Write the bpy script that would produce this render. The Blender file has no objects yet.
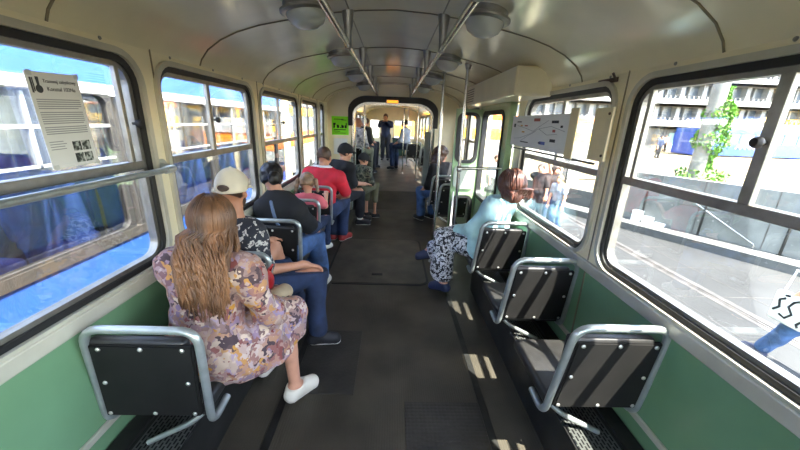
# Inside an old tram on a sunny day: seats and passengers, windows with trams and a plaza outside.
SKYS = 2.6; SUNS = 31.0; SUNDIR = (.35, -.47, 1.0); EXPO = 1.08
import bpy, bmesh, math, random
import numpy as np
from mathutils import Vector, Matrix
random.seed(7)
rng = np.random.default_rng(11)
SC = bpy.context.scene
COL = SC.collection
PI = math.pi

# ------------------------------------------------------------------ materials
def lin(c):
    c = c / 255.0
    return c / 12.92 if c <= 0.04045 else ((c + 0.055) / 1.055) ** 2.4
def rgb(r, g, b): return (lin(r), lin(g), lin(b), 1.0)
MATS = {}
def mat(name, col, rough=0.5, metal=0.0, vary=0.0, vscale=6.0, bump=0.0, bscale=40.0, spec=None, coat=0.0, emit=None, estr=0.0, dirt=None, stretch=None):
    m = bpy.data.materials.new(name); m.use_nodes = True
    nt = m.node_tree; N = nt.nodes; L = nt.links
    b = N['Principled BSDF']
    b.inputs['Base Color'].default_value = rgb(*col)
    b.inputs['Roughness'].default_value = rough
    b.inputs['Metallic'].default_value = metal
    if spec is not None: b.inputs['Specular IOR Level'].default_value = spec
    if coat: b.inputs['Coat Weight'].default_value = coat; b.inputs['Coat Roughness'].default_value = 0.12
    if emit: b.inputs['Emission Color'].default_value = rgb(*emit); b.inputs['Emission Strength'].default_value = estr
    tc = N.new('ShaderNodeTexCoord')
    vec = tc.outputs['Object']
    if stretch:
        mp = N.new('ShaderNodeMapping'); mp.inputs['Scale'].default_value = stretch
        L.new(vec, mp.inputs['Vector']); vec = mp.outputs['Vector']
    if vary or dirt:
        n = N.new('ShaderNodeTexNoise'); n.inputs['Scale'].default_value = vscale; n.inputs['Detail'].default_value = 6
        L.new(vec, n.inputs['Vector'])
        r = N.new('ShaderNodeValToRGB')
        lo = dirt if dirt else tuple(max(0, c * (1 - vary)) for c in col)
        hi = tuple(min(255, c * (1 + vary)) for c in col)
        r.color_ramp.elements[0].position = 0.3; r.color_ramp.elements[1].position = 0.7
        r.color_ramp.elements[0].color = rgb(*lo); r.color_ramp.elements[1].color = rgb(*hi)
        L.new(n.outputs['Fac'], r.inputs['Fac']); L.new(r.outputs['Color'], b.inputs['Base Color'])
    if bump:
        n2 = N.new('ShaderNodeTexNoise'); n2.inputs['Scale'].default_value = bscale; n2.inputs['Detail'].default_value = 4
        L.new(vec, n2.inputs['Vector'])
        bp = N.new('ShaderNodeBump'); bp.inputs['Strength'].default_value = bump; bp.inputs['Distance'].default_value = 0.01
        L.new(n2.outputs['Fac'], bp.inputs['Height']); L.new(bp.outputs['Normal'], b.inputs['Normal'])
    MATS[name] = m
    return m
def nodes(m): return m.node_tree.nodes, m.node_tree.links, m.node_tree.nodes['Principled BSDF']

def glass(name, tint=(1, 1, 1), ior=1.45, mul=1.0, rough=0.0):
    m = bpy.data.materials.new(name); m.use_nodes = True
    nt = m.node_tree; N = nt.nodes; L = nt.links; N.clear()
    out = N.new('ShaderNodeOutputMaterial'); mx = N.new('ShaderNodeMixShader')
    t = N.new('ShaderNodeBsdfTransparent'); t.inputs['Color'].default_value = (*tint, 1)
    g = N.new('ShaderNodeBsdfGlossy'); g.inputs['Roughness'].default_value = rough
    f = N.new('ShaderNodeFresnel'); f.inputs['IOR'].default_value = ior
    ml = N.new('ShaderNodeMath'); ml.operation = 'MULTIPLY'; ml.inputs[1].default_value = mul
    L.new(f.outputs[0], ml.inputs[0]); L.new(ml.outputs[0], mx.inputs[0])
    L.new(t.outputs[0], mx.inputs[1]); L.new(g.outputs[0], mx.inputs[2]); L.new(mx.outputs[0], out.inputs['Surface'])
    MATS[name] = m
    return m

def ramp_mat(name, kind, scale, stops, rough=0.7, stretch=None, bump=0.0, interp='CONSTANT', warp=0.0, feature=None):
    """fabric print: stops = [(pos, rgb)] over a voronoi / noise / wave texture"""
    m = mat(name, stops[0][1], rough); N, L, b = nodes(m)
    tc = N.new('ShaderNodeTexCoord'); vec = tc.outputs['Object']
    if stretch:
        mp = N.new('ShaderNodeMapping'); mp.inputs['Scale'].default_value = stretch
        L.new(vec, mp.inputs['Vector']); vec = mp.outputs['Vector']
    if warp:
        nz = N.new('ShaderNodeTexNoise'); nz.inputs['Scale'].default_value = scale * 0.8
        L.new(vec, nz.inputs['Vector'])
        vm = N.new('ShaderNodeVectorMath'); vm.operation = 'MULTIPLY_ADD'
        vm.inputs[1].default_value = (warp,) * 3
        L.new(nz.outputs['Color'], vm.inputs[0]); L.new(vec, vm.inputs[2]); vec = vm.outputs[0]
    if kind == 'voronoi':
        t = N.new('ShaderNodeTexVoronoi'); t.inputs['Scale'].default_value = scale
        L.new(vec, t.inputs['Vector'])
        sep = N.new('ShaderNodeSeparateColor'); L.new(t.outputs['Color'], sep.inputs[0]); fac = sep.outputs[0]
    elif kind == 'wave':
        t = N.new('ShaderNodeTexWave'); t.inputs['Scale'].default_value = scale; t.inputs['Distortion'].default_value = 1.5
        L.new(vec, t.inputs['Vector']); fac = t.outputs['Fac']
    else:
        t = N.new('ShaderNodeTexNoise'); t.inputs['Scale'].default_value = scale; t.inputs['Detail'].default_value = 5
        L.new(vec, t.inputs['Vector']); fac = t.outputs['Fac']
    r = N.new('ShaderNodeValToRGB'); r.color_ramp.interpolation = interp
    e = r.color_ramp.elements
    while len(e) < len(stops): e.new(0.5)
    for i, (p, c) in enumerate(stops): e[i].position = p; e[i].color = rgb(*c)
    L.new(fac, r.inputs['Fac']); L.new(r.outputs['Color'], b.inputs['Base Color'])
    if bump:
        bp = N.new('ShaderNodeBump'); bp.inputs['Strength'].default_value = bump; bp.inputs['Distance'].default_value = 0.006
        L.new(fac, bp.inputs['Height']); L.new(bp.outputs['Normal'], b.inputs['Normal'])
    return m

# ------------------------------------------------------------------ object helpers
def tag(o, label=None, cat=None, group=None, kind=None):
    if label: o['label'] = label
    if cat: o['category'] = cat
    if group: o['group'] = group
    if kind: o['kind'] = kind
    return o
def empty(name, loc=(0, 0, 0), rz=0.0):
    o = bpy.data.objects.new(name, None); COL.objects.link(o)
    o.empty_display_size = 0.1; o.location = loc; o.rotation_euler = (0, 0, rz)
    return o
def thing(name, label, cat, loc=(0, 0, 0), rz=0.0, group=None):
    return tag(empty(name, loc, rz), label, cat, group)

class MB:
    """collects shapes; build() links them as ONE mesh object"""
    def __init__(s): s.bm = bmesh.new()
    def quad_box(s, P):
        v = [s.bm.verts.new(p) for p in P]
        for f in ((3, 2, 1, 0), (4, 5, 6, 7), (0, 1, 5, 4), (1, 2, 6, 5), (2, 3, 7, 6), (3, 0, 4, 7)):
            s.bm.faces.new([v[i] for i in f])
        return v
    def box(s, x0, x1, y0, y1, z0, z1, bev=0.0, seg=2):
        tmp = s.bm if not bev else bmesh.new()
        P = [(x0, y0, z0), (x1, y0, z0), (x1, y1, z0), (x0, y1, z0), (x0, y0, z1), (x1, y0, z1), (x1, y1, z1), (x0, y1, z1)]
        v = [tmp.verts.new(p) for p in P]
        for f in ((3, 2, 1, 0), (4, 5, 6, 7), (0, 1, 5, 4), (1, 2, 6, 5), (2, 3, 7, 6), (3, 0, 4, 7)):
            tmp.faces.new([v[i] for i in f])
        if bev:
            bmesh.ops.bevel(tmp, geom=tmp.edges[:], offset=bev, segments=seg, profile=0.5, affect='EDGES')
            s.merge(tmp)
        return s
    def merge(s, o):
        me = bpy.data.meshes.new('tmp'); o.to_mesh(me); o.free(); s.bm.from_mesh(me); bpy.data.meshes.remove(me)
    def tube(s, pts, r, seg=10, closed=False, cap=True):
        pts = [Vector(p) for p in pts]; n = len(pts)
        rs = r if isinstance(r, (list, tuple)) else [r] * n
        rings = []; up = None
        for i in range(n):
            a = pts[i - 1] if (i > 0 or closed) else pts[i]
            b = pts[(i + 1) % n] if (i < n - 1 or closed) else pts[i]
            t = (b - a).normalized()
            if up is None:
                up = Vector((0, 0, 1)) if abs(t.z) < 0.9 else Vector((1, 0, 0))
            u = (up - t * up.dot(t)).normalized(); w = t.cross(u); up = u
            rings.append([s.bm.verts.new(pts[i] + (u * math.cos(2 * PI * k / seg) + w * math.sin(2 * PI * k / seg)) * rs[i]) for k in range(seg)])
        m = n if closed else n - 1
        for i in range(m):
            A, B = rings[i], rings[(i + 1) % n]
            for k in range(seg):
                s.bm.faces.new((A[k], A[(k + 1) % seg], B[(k + 1) % seg], B[k]))
        if cap and not closed:
            s.bm.faces.new(rings[0][::-1]); s.bm.faces.new(rings[-1])
        return s
    def lathe(s, prof, c=(0, 0, 0), axis='z', seg=24):
        """prof: [(r, h)]"""
        c = Vector(c); rings = []
        for r, h in prof:
            ring = []
            for k in range(seg):
                a = 2 * PI * k / seg; x, y = r * math.cos(a), r * math.sin(a)
                p = {'z': (x, y, h), 'x': (h, x, y), 'y': (y, h, x)}[axis]
                ring.append(s.bm.verts.new(c + Vector(p)))
            rings.append(ring)
        for A, B in zip(rings, rings[1:]):
            for k in range(seg): s.bm.faces.new((A[k], A[(k + 1) % seg], B[(k + 1) % seg], B[k]))
        if prof[0][0] > 1e-6: s.bm.faces.new(rings[0][::-1])
        if prof[-1][0] > 1e-6: s.bm.faces.new(rings[-1])
        return s
    def prism(s, poly, lo, hi, axis='x'):
        """extrude polygon given in the two other axes"""
        def P(a, b, h): return {'x': (h, a, b), 'y': (a, h, b), 'z': (a, b, h)}[axis]
        A = [s.bm.verts.new(P(a, b, lo)) for a, b in poly]; B = [s.bm.verts.new(P(a, b, hi)) for a, b in poly]
        n = len(poly)
        for i in range(n): s.bm.faces.new((A[i], A[(i + 1) % n], B[(i + 1) % n], B[i]))
        s.bm.faces.new(A[::-1]); s.bm.faces.new(B)
        return s
    def ring(s, outer, inner, lo, hi, axis='x'):
        """frame between two loops with the same vertex count, extruded"""
        def P(a, b, h): return {'x': (h, a, b), 'y': (a, h, b), 'z': (a, b, h)}[axis]
        n = len(outer); V = [[s.bm.verts.new(P(a, b, h)) for a, b in lp] for lp in (outer, inner) for h in (lo, hi)]
        ol, oh, il, ih = V
        for i in range(n):
            j = (i + 1) % n
            for q in ((ol[i], ol[j], oh[j], oh[i]), (il[j], il[i], ih[i], ih[j]), (oh[i], oh[j], ih[j], ih[i]), (ol[j], ol[i], il[i], il[j])):
                try: s.bm.faces.new(q)
                except ValueError: pass
        return s
    def build(s, name, m, parent=None, smooth=False, loc=None, angle=None):
        bmesh.ops.remove_doubles(s.bm, verts=s.bm.verts[:], dist=1e-6)
        bmesh.ops.recalc_face_normals(s.bm, faces=s.bm.faces[:])
        me = bpy.data.meshes.new(name); s.bm.to_mesh(me); s.bm.free()
        if m is not None: me.materials.append(m)
        o = bpy.data.objects.new(name, me); COL.objects.link(o)
        if parent is not None: o.parent = parent
        if loc is not None: o.location = loc
        if smooth:
            me.shade_smooth()
            me.set_sharp_from_angle(angle=math.radians(angle or 40))
        return o
def rrect(y0, y1, z0, z1, r, n=6):
    pts = []
    for cy, cz, a0 in ((y1 - r, z0 + r, -90), (y1 - r, z1 - r, 0), (y0 + r, z1 - r, 90), (y0 + r, z0 + r, 180)):
        for k in range(n + 1):
            a = math.radians(a0 + 90 * k / n); pts.append((cy + r * math.cos(a), cz + r * math.sin(a)))
    return pts
def struct(o): o['kind'] = 'structure'; return o
def copy_tree(o, parent=None):
    c = o.copy(); COL.objects.link(c)
    c.parent = parent
    for ch in list(o.children): copy_tree(ch, c)
    return c
def bend(pts, r, n=5):
    """round the corners of a polyline"""
    P = [Vector(p) for p in pts]; out = [P[0]]
    for i in range(1, len(P) - 1):
        a = (P[i - 1] - P[i]); b = (P[i + 1] - P[i]); rr = min(r, a.length * .49, b.length * .49)
        A = P[i] + a.normalized() * rr; B = P[i] + b.normalized() * rr
        for k in range(n + 1):
            t = k / n; out.append(A * (1 - t) ** 2 + P[i] * 2 * t * (1 - t) + B * t * t)
    out.append(P[-1])
    return out
# ------------------------------------------------------------------ palette
M = {}
M['cream'] = mat('cream_enamel', (234, 223, 190), 0.28, vary=0.04, vscale=3, coat=0.3, bump=0.03, bscale=3)
M['ceil'] = mat('ceiling_enamel', (236, 225, 192), 0.2, vary=0.05, vscale=2.0, coat=0.5, bump=0.12, bscale=2.5)
M['cream_warm'] = mat('cream_plastic', (214, 200, 160), 0.4, vary=0.05)
M['green'] = mat('green_laminate', (112, 150, 112), 0.35, vary=0.06, vscale=2, coat=0.2)
M['green_door'] = mat('door_green_enamel', (138, 166, 124), 0.3, vary=0.05, coat=0.3)
M['greygreen'] = mat('grey_green_enamel', (150, 158, 146), 0.35, vary=0.06)
M['alu'] = mat('brushed_aluminium', (146, 143, 135), 0.4, 0.85, vary=0.10, vscale=14, bump=0.02)
M['alu_paint'] = mat('window_frame_paint', (188, 184, 168), 0.35, 0.2, vary=0.06)
M['steel'] = mat('grey_painted_tube', (160, 166, 164), 0.3, 0.55, vary=0.06, vscale=20)
M['chrome'] = mat('worn_chrome', (190, 190, 188), 0.2, 0.95, vary=0.08, vscale=10)
M['rubber'] = mat('black_rubber', (20, 20, 21), 0.55, bump=0.05)
M['black'] = mat('black_leatherette', (23, 22, 22), 0.42, vary=0.25, vscale=9, bump=0.12, bscale=160)
M['blackback'] = mat('black_hardboard', (24, 23, 22), 0.65, vary=0.2, vscale=7, spec=.25)
M['squab'] = mat('dark_vinyl_cushion', (40, 39, 38), 0.42, vary=0.2, vscale=9, bump=0.08, bscale=120)
M['darkmetal'] = mat('dark_iron', (50, 50, 48), 0.5, 0.6, vary=0.2)
M['rivet'] = mat('rivet_metal', (205, 203, 196), 0.3, 0.8)
M['seam'] = mat('seam_line', (126, 115, 90), 0.5)
M['lamp'] = mat('opal_lamp_glass', (206, 206, 194), 0.15, vary=0.02)
M['white'] = mat('white_paint', (232, 232, 228), 0.4, vary=0.03)
M['paper'] = mat('white_paper', (222, 223, 222), 0.8, vary=0.02)
M['ink'] = mat('grey_printing_ink', (62, 64, 70), 0.8)
M['inkfaint'] = mat('pale_printing_ink', (150, 153, 158), 0.8)
M['neon'] = mat('neon_green_paper', (140, 236, 40), 0.8, vary=0.04)
M['brown'] = mat('dark_brown_plate', (62, 40, 28), 0.45)
M['glass'] = glass('window_glass', (0.97, 0.985, 0.98), 1.5, 0.42)
M['glassR'] = M['glass']

def floor_mat():
    m = mat('ribbed_rubber_floor', (56, 52, 44), 0.5, vary=0.3, vscale=2.2); N, L, b = nodes(m)
    tc = N.new('ShaderNodeTexCoord')
    w = N.new('ShaderNodeTexWave'); w.bands_direction = 'X'; w.inputs['Scale'].default_value = 22; w.inputs['Distortion'].default_value = 0
    L.new(tc.outputs['Object'], w.inputs['Vector'])
    n = N.new('ShaderNodeTexNoise'); n.inputs['Scale'].default_value = 90; L.new(tc.outputs['Object'], n.inputs['Vector'])
    ad = N.new('ShaderNodeMath'); ad.operation = 'ADD'; L.new(w.outputs['Fac'], ad.inputs[0]); L.new(n.outputs['Fac'], ad.inputs[1])
    bp = N.new('ShaderNodeBump'); bp.inputs['Strength'].default_value = 0.25; bp.inputs['Distance'].default_value = 0.004
    L.new(ad.outputs[0], bp.inputs['Height']); L.new(bp.outputs['Normal'], b.inputs['Normal'])
    n2 = N.new('ShaderNodeTexNoise'); n2.inputs['Scale'].default_value = 3; n2.inputs['Detail'].default_value = 5
    L.new(tc.outputs['Object'], n2.inputs['Vector'])
    mr = N.new('ShaderNodeMapRange'); mr.inputs['To Min'].default_value = 0.38; mr.inputs['To Max'].default_value = 0.62
    L.new(n2.outputs['Fac'], mr.inputs['Value']); L.new(mr.outputs[0], b.inputs['Roughness'])
    return m
M['floor'] = floor_mat()
M['mat'] = mat('dark_rubber_mat', (42, 40, 37), 0.55, vary=0.25, vscale=5, bump=0.3, bscale=60)
M['mat2'] = mat('worn_rubber_lid', (70, 65, 56), 0.5, vary=0.25, vscale=4, bump=0.2, bscale=90)

def studded():
    m = mat('studded_rubber', (44, 42, 39), 0.5, vary=0.2, vscale=6); N, L, b = nodes(m)
    tc = N.new('ShaderNodeTexCoord'); v = N.new('ShaderNodeTexVoronoi'); v.inputs['Scale'].default_value = 42; v.inputs['Randomness'].default_value = 0.1
    L.new(tc.outputs['Object'], v.inputs['Vector'])
    bp = N.new('ShaderNodeBump'); bp.inputs['Strength'].default_value = 0.7; bp.inputs['Distance'].default_value = 0.006; bp.invert = True
    L.new(v.outputs['Distance'], bp.inputs['Height']); L.new(bp.outputs['Normal'], b.inputs['Normal'])
    return m
M['studs'] = studded()
def perforated():
    m = mat('perforated_sheet', (92, 94, 92), 0.45, 0.5); N, L, b = nodes(m)
    tc = N.new('ShaderNodeTexCoord'); mp = N.new('ShaderNodeMapping'); mp.inputs['Rotation'].default_value = (0, 0, PI / 2)
    L.new(tc.outputs['Object'], mp.inputs['Vector'])
    br = N.new('ShaderNodeTexBrick'); br.inputs['Scale'].default_value = 1.0
    br.inputs['Brick Width'].default_value = 0.034; br.inputs['Row Height'].default_value = 0.016
    br.inputs['Mortar Size'].default_value = 0.0042; br.inputs['Mortar Smooth'].default_value = 0.1
    br.inputs['Color1'].default_value = rgb(12, 12, 12); br.inputs['Color2'].default_value = rgb(12, 12, 12); br.inputs['Mortar'].default_value = rgb(96, 98, 95)
    L.new(mp.outputs[0], br.inputs['Vector']); L.new(br.outputs['Color'], b.inputs['Base Color'])
    return m
M['perf'] = perforated()

# ------------------------------------------------------------------ the car body
W = 1.17; SILL = 0.865; COR = 1.96
PROF = [(-1.17, 1.93), (-1.155, 1.965), (-1.11, 2.02), (-1.03, 2.075), (-0.93, 2.12), (-0.8, 2.16), (-0.66, 2.19), (-0.5, 2.222), (-0.35, 2.245), (-0.2, 2.262), (0, 2.272)]
PROF = PROF + [(-x, z) for x, z in PROF[-2::-1]]
Y0, YP, YG, YE = -1.4, 6.2, 7.0, 15.4     # rear wall, portal, end of gangway, far end
RAISE = 0.22

def slab_profile(prof, t, y0, y1):
    b = MB(); n = len(prof)
    out = [(x * (1 + t / 1.3), z + t) for x, z in prof]
    b.prism(prof + out[::-1], y0, y1, 'y')
    return b
b = slab_profile(PROF, 0.05, Y0, YP + .04)
struct(b.build('ceiling', M['ceil'], smooth=True, angle=30))
b = slab_profile(PROF, 0.05, YG, YE)
struct(b.build('ceiling_far', M['ceil'], smooth=True, angle=30))
b = MB(); b.box(-1.2, 1.2, Y0, YP + 0.1, -0.09, 0)
struct(b.build('floor', M['floor']))
b = MB()
b.quad_box([(-0.8, YP + .1, -.08), (0.8, YP + .1, -.08), (0.8, YG + .05, RAISE - .08), (-0.8, YG + .05, RAISE - .08), (-0.8, YP + .1, 0), (0.8, YP + .1, 0), (0.8, YG + .05, RAISE), (-0.8, YG + .05, RAISE)])
b.box(-1.2, 1.2, YG + .05, YE, RAISE - .09, RAISE)
struct(b.build('floor_far', M['floor']))

def wall_with_holes(name, side, y0, y1, wins, z0, z1, m, t=0.06, extra=None):
    """wall slab X = side*W outward, with rounded window openings [(ya, yb, za, zb, r)]"""
    b = MB(); xi, xo = side * W, side * (W + t)
    cuts = []
    cur = y0
    for (ya, yb, za, zb, r) in wins:
        ma = ya - 0.02; mb = yb + 0.02
        if ma > cur + 1e-4: b.box(min(xi, xo), max(xi, xo), cur, ma, z0, z1)
        inner = rrect(ya, yb, za, zb, r)
        n = len(inner) // 4
        corners = [(mb, z0), (mb, z1), (ma, z1), (ma, z0)]
        outer = []
        for q in range(4):
            for k in range(n): outer.append(corners[q])
        b.ring(outer, inner, xi, xo, 'x')
        cur = mb
    if y1 > cur + 1e-4: b.box(min(xi, xo), max(xi, xo), cur, y1, z0, z1)
    return struct(b.build(name, m))

ZA, ZB = 0.925, 1.885         # openings
LW = [(-1.1, 0.32, ZA, ZB, .12), (0.46, 1.66, ZA, ZB, .12), (1.78, 2.93, ZA, ZB, .12), (3.1, 4.3, ZA, ZB, .12), (4.42, 5.36, ZA, ZB, .1), (5.5, 5.86, ZA, ZB, .1)]
RW = [(-1.1, 0.32, ZA, ZB, .12), (0.46, 1.7, ZA, ZB, .12), (1.83, 3.02, ZA, ZB, .12)]
wall_with_holes('wall_left', -1, Y0, YP + .04, LW, SILL, COR + .02, M['cream'])
wall_with_holes('wall_right', 1, Y0, 3.24, RW, SILL, COR + .02, M['cream'])
RW2 = [(4.62, 5.3, ZA, ZB, .1), (5.42, 5.98, ZA, ZB, .1)]
wall_with_holes('wall_right_beyond_door', 1, 4.3, YP + .04, RW2, SILL, COR + .02, M['cream'])
b = MB(); b.box(-W - .06, -W, Y0, YP, 0, SILL); struct(b.build('wall_left_lower', M['green']))
b = MB(); b.box(W, W + .06, Y0, 3.24, 0, SILL); struct(b.build('wall_right_lower', M['green']))
b = MB(); b.box(W, W + .06, 4.3, YP, 0, SILL); struct(b.build('wall_right_lower_far', M['green']))
b = MB(); b.box(W, W + .06, 3.24, 4.3, 1.86, COR + .02); struct(b.build('wall_right_door_head', M['cream']))
# sill rails and panel joints
k = 1
for s, ya, yb in ((-1, Y0, YP), (1, Y0, 3.24), (1, 4.3, YP)):
    b = MB(); x = s * W
    b.box(min(x, x - s * .022), max(x, x - s * .022), ya, yb, SILL - .012, SILL + .05, .006)
    struct(b.build('trim_%d' % k, M['alu_paint'])); k += 1
    b = MB(); b.box(min(x, x - s * .014), max(x, x - s * .014), ya, yb, .375, .405, .004)
    struct(b.build('trim_%d' % k, M['alu_paint'])); k += 1
    b = MB(); b.box(min(x, x - s * .006), max(x, x - s * .006), ya, yb, COR - .006, COR + .004)
    struct(b.build('trim_%d' % k, M['seam'])); k += 1
    for yj in (0.39, 1.77, 3.06, 4.36, 5.4):
        if ya < yj < yb and not (s > 0 and yj > 3):
            b = MB(); b.box(min(x, x - s * .004), max(x, x - s * .004), yj - .005, yj + .005, .41, SILL - .012)
            b.box(min(x, x - s * .003), max(x, x - s * .003), yj - .004, yj + .004, SILL + .05, COR)
            struct(b.build('trim_%d' % k, M['seam'])); k += 1
# screws along the cream band
b = MB()
for s in (-1, 1):
    for i in range(14):
        y = 0.2 + i * 0.43
        if s > 0 and 3.2 < y < 4.4: continue
        x = s * W
        b.lathe([(.008, 0), (.006, -s * .004)], (x, y, 1.925), 'x', 8)
struct(b.build('trim_screws', M['alu']))
# ceiling seams: a half-round bead following the profile
for y in (0.3, 1.28, 2.2, 3.2, 4.15, 5.1, 5.9):
    b = MB(); b.tube([(x * .999, y, z - .001) for x, z in PROF[:]], 0.005, 6)
    struct(b.build('trim_%d' % k, M['seam'], smooth=True)); k += 1
for x in (-.27, .27):
    b = MB(); b.box(x - .004, x + .004, Y0, YP, 2.252, 2.258); struct(b.build('trim_%d' % k, M['seam'])); k += 1

# windows ------------------------------------------------------------
wn = [0]
def window(side, ya, yb, za, zb, r, posts=(), latch=None, simple=False, mid=1.41):
    wn[0] += 1
    root = empty('window_%d' % wn[0]); struct(root)
    x = side * W
    def X(a, c): return (min(x + side * a, x + side * c), max(x + side * a, x + side * c))
    b = MB(); b.ring(rrect(ya - .022, yb + .022, za - .022, zb + .022, r + .022), rrect(ya + .004, yb - .004, za + .004, zb - .004, r - .004), *X(-.016, .02), 'x')
    b.build('window_surround', M['alu_paint'], root)
    b = MB(); b.ring(rrect(ya + .004, yb - .004, za + .004, zb - .004, r - .004), rrect(ya + .03, yb - .03, za + .026, zb - .032, r - .03), *X(0.0, .045), 'x')
    b.build('rubber_gasket', M['rubber'], root)
    b = MB(); b.ring(rrect(ya + .026, yb - .026, za + .026, zb - .026, r - .026), rrect(ya + .052, yb - .052, za + .045, zb - .052, max(.02, r - .052)), *X(.012, .05), 'x')
    b.build('window_frame', M['alu'], root)
    b = MB(); b.box(*X(.028, .033), ya + .04, yb - .04, za + .035, zb - .04)
    b.build('glass_pane', M['glass'], root)
    b = MB(); b.box(*X(.006, .045), ya + .05, yb - .05, mid - .018, mid + .022, .005)
    b.build('transom', M['alu'], root)
    for p, wdt in posts:
        b = MB(); b.box(*X(.008, .03), p - wdt / 2, p + wdt / 2, mid + .02, zb - .05, .003)
        b.build('sash_stile', M['alu'], root)
    if latch:
        b = MB(); b.lathe([(.006, 0), (.006, -side * .02), (.017, -side * .022), (.019, -side * .032), (.014, -side * .042), (0.0, -side * .045)], (x + side * .01, latch[0], latch[1]), 'x', 14)
        b.build('latch_knob', M['rubber'], root, smooth=True)
    return root
window(-1, *LW[0], posts=[(-.4, .03)])
window(-1, *LW[1], posts=[(.95, .03), (1.555, .022)], latch=(1.59, 1.6))
window(-1, *LW[2], posts=[(2.28, .035), (2.85, .018)], latch=(2.3, 1.62))
window(-1, *LW[3], posts=[(3.62, .035)], latch=(3.66, 1.6))
window(-1, *LW[4], posts=[(4.85, .03)])
window(-1, *LW[5])
window(1, *RW[0], posts=[(-.4, .03)])
window(1, *RW[1], posts=[(1.055, .04), (1.6, .022)], latch=(1.05, 1.63))
window(1, *RW[2], posts=[(2.4, .035)], mid=1.41)
window(1, *RW2[0]); window(1, *RW2[1])

# rear wall behind the camera with two windows
b = MB()
for xa, xb in ((-1.2, -1.0), (-.06, .06), (1.0, 1.2)): b.box(xa, xb, Y0 - .06, Y0, .9, 1.85)
b.box(-1.2, 1.2, Y0 - .06, Y0, -.09, .9); b.box(-1.2, 1.2, Y0 - .06, Y0, 1.85, 2.33)
struct(b.build('wall_back', M['cream']))
# outer roof shell so no light leaks between ceiling and walls
b = MB()
for s in (-1, 1): b.box(min(s * 1.16, s * 1.25), max(s * 1.16, s * 1.25), Y0, YP + .04, COR + .01, 2.06)
struct(b.build('wall_roof_edge', M['cream']))

# portal bulkhead with arched opening
def arch(hw, ztop, r, z0=0.0, n=8):
    pts = [(hw, z0)]
    for q in range(2):
        for k_ in range(n + 1):
            a = (PI / 2) * k_ / n + q * PI / 2
            cx = (hw - r) if q == 0 else -(hw - r)
            pts.append((cx + r * math.cos(a), ztop - r * .75 + r * .75 * math.sin(a)))
    pts.append((-hw, z0))
    return pts
inner = arch(.76, 2.0, .32)
outerp = []
for (px, pz) in inner:
    q_ = (abs(px) - .44) / .32          # 1 at the foot of the arch corner, 0 at its crown
    if q_ > .75: outerp.append((math.copysign(1.2, px), 1.76 + (1 - q_) / .25 * .57 if pz > 0 else 0))
    else: outerp.append((px * (1 + (1.2 / .68 - 1) * max(0, q_) / .75), 2.33))
outerp[0] = (1.2, 0); outerp[-1] = (-1.2, 0)
b = MB()
n = len(inner)
def band(b, A, B, y0, y1):
    VA = [[b.bm.verts.new((x, y, z)) for x, z in A] for y in (y0, y1)]; VB = [[b.bm.verts.new((x, y, z)) for x, z in B] for y in (y0, y1)]
    for i in range(len(A) - 1):
        for q in ((VA[0][i], VA[0][i + 1], VB[0][i + 1], VB[0][i]), (VA[1][i + 1], VA[1][i], VB[1][i], VB[1][i + 1]), (VA[0][i + 1], VA[0][i], VA[1][i], VA[1][i + 1]), (VB[0][i], VB[0][i + 1], VB[1][i + 1], VB[1][i])):
            b.bm.faces.new(q)
    for i in (0, -1): b.bm.faces.new((VA[0][i], VA[1][i], VB[1][i], VB[0][i]))
band(b, inner, outerp, YP, YP + .05); struct(b.build('wall_portal', M['cream']))
b = MB(); band(b, inner, outerp, YG, YG + .05); struct(b.build('wall_portal_far', M['cream']))
b = MB(); band(b, arch(.72, 1.97, .3, 1.56), arch(.80, 2.07, .34, 1.56), YP - .035, YP + .02)
struct(b.build('trim_portal_ring', M['rubber']))
b = MB(); band(b, arch(.69, 1.925, .28), arch(.725, 1.965, .3), YP - .01, YP + .06)
struct(b.build('trim_portal_rim', M['chrome']))
b = MB(); band(b, arch(.75, 1.99, .31), arch(.80, 2.05, .35), YP + .06, YG)
struct(b.build('wall_gangway', M['greygreen']))
# far section
FL = [(y, y + 1.15, ZA + .1, ZB, .1) for y in (7.4, 8.7, 10.0, 11.3, 12.6, 13.9)]
wall_with_holes('wall_left_far', -1, YG, YE, FL, SILL, COR + .02, M['cream'])
wall_with_holes('wall_right_far', 1, YG, YE, FL, SILL, COR + .02, M['cream'])
for s, nm in ((-1, 'left'), (1, 'right')):
    b = MB(); b.box(min(s * W, s * (W + .06)), max(s * W, s * (W + .06)), YG, YE, RAISE, SILL); struct(b.build('wall_%s_far_lower' % nm, M['green']))
    b = MB(); b.box(min(s * 1.16, s * 1.25), max(s * 1.16, s * 1.25), YG, YE, COR + .01, 2.06); struct(b.build('wall_%s_far_edge' % nm, M['cream']))
    for w in FL: window(s, *w)
b = MB()
b.box(-1.2, 1.2, YE, YE + .06, RAISE, .95); b.box(-1.2, 1.2, YE, YE + .06, 1.7, 2.32)
for xa, xb in ((-1.2, -1.0), (-.62, .08), (.42, .62), (.95, 1.2)): b.box(xa, xb, YE, YE + .06, .95, 1.7)
struct(b.build('wall_end', M['cream']))

b = MB(); b.box(.60, .80, YP + .2, YP + .225, .25, 1.5, .006); struct(b.build('wall_partition', M['greygreen']))
t = thing('driver_desk', 'dark green desk cabinet at the far end below the end window', 'cabinet', (.28, YE - .3, RAISE))
b = MB(); b.box(-.28, .28, -.2, .2, 0, .72, .015); b.build('body', mat('dark_green_paint', (40, 66, 56), .45), t); b = MB(); b.box(-.3, .3, -.22, .22, .72, .76, .008); b.build('top', M['darkmetal'], t)
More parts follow.
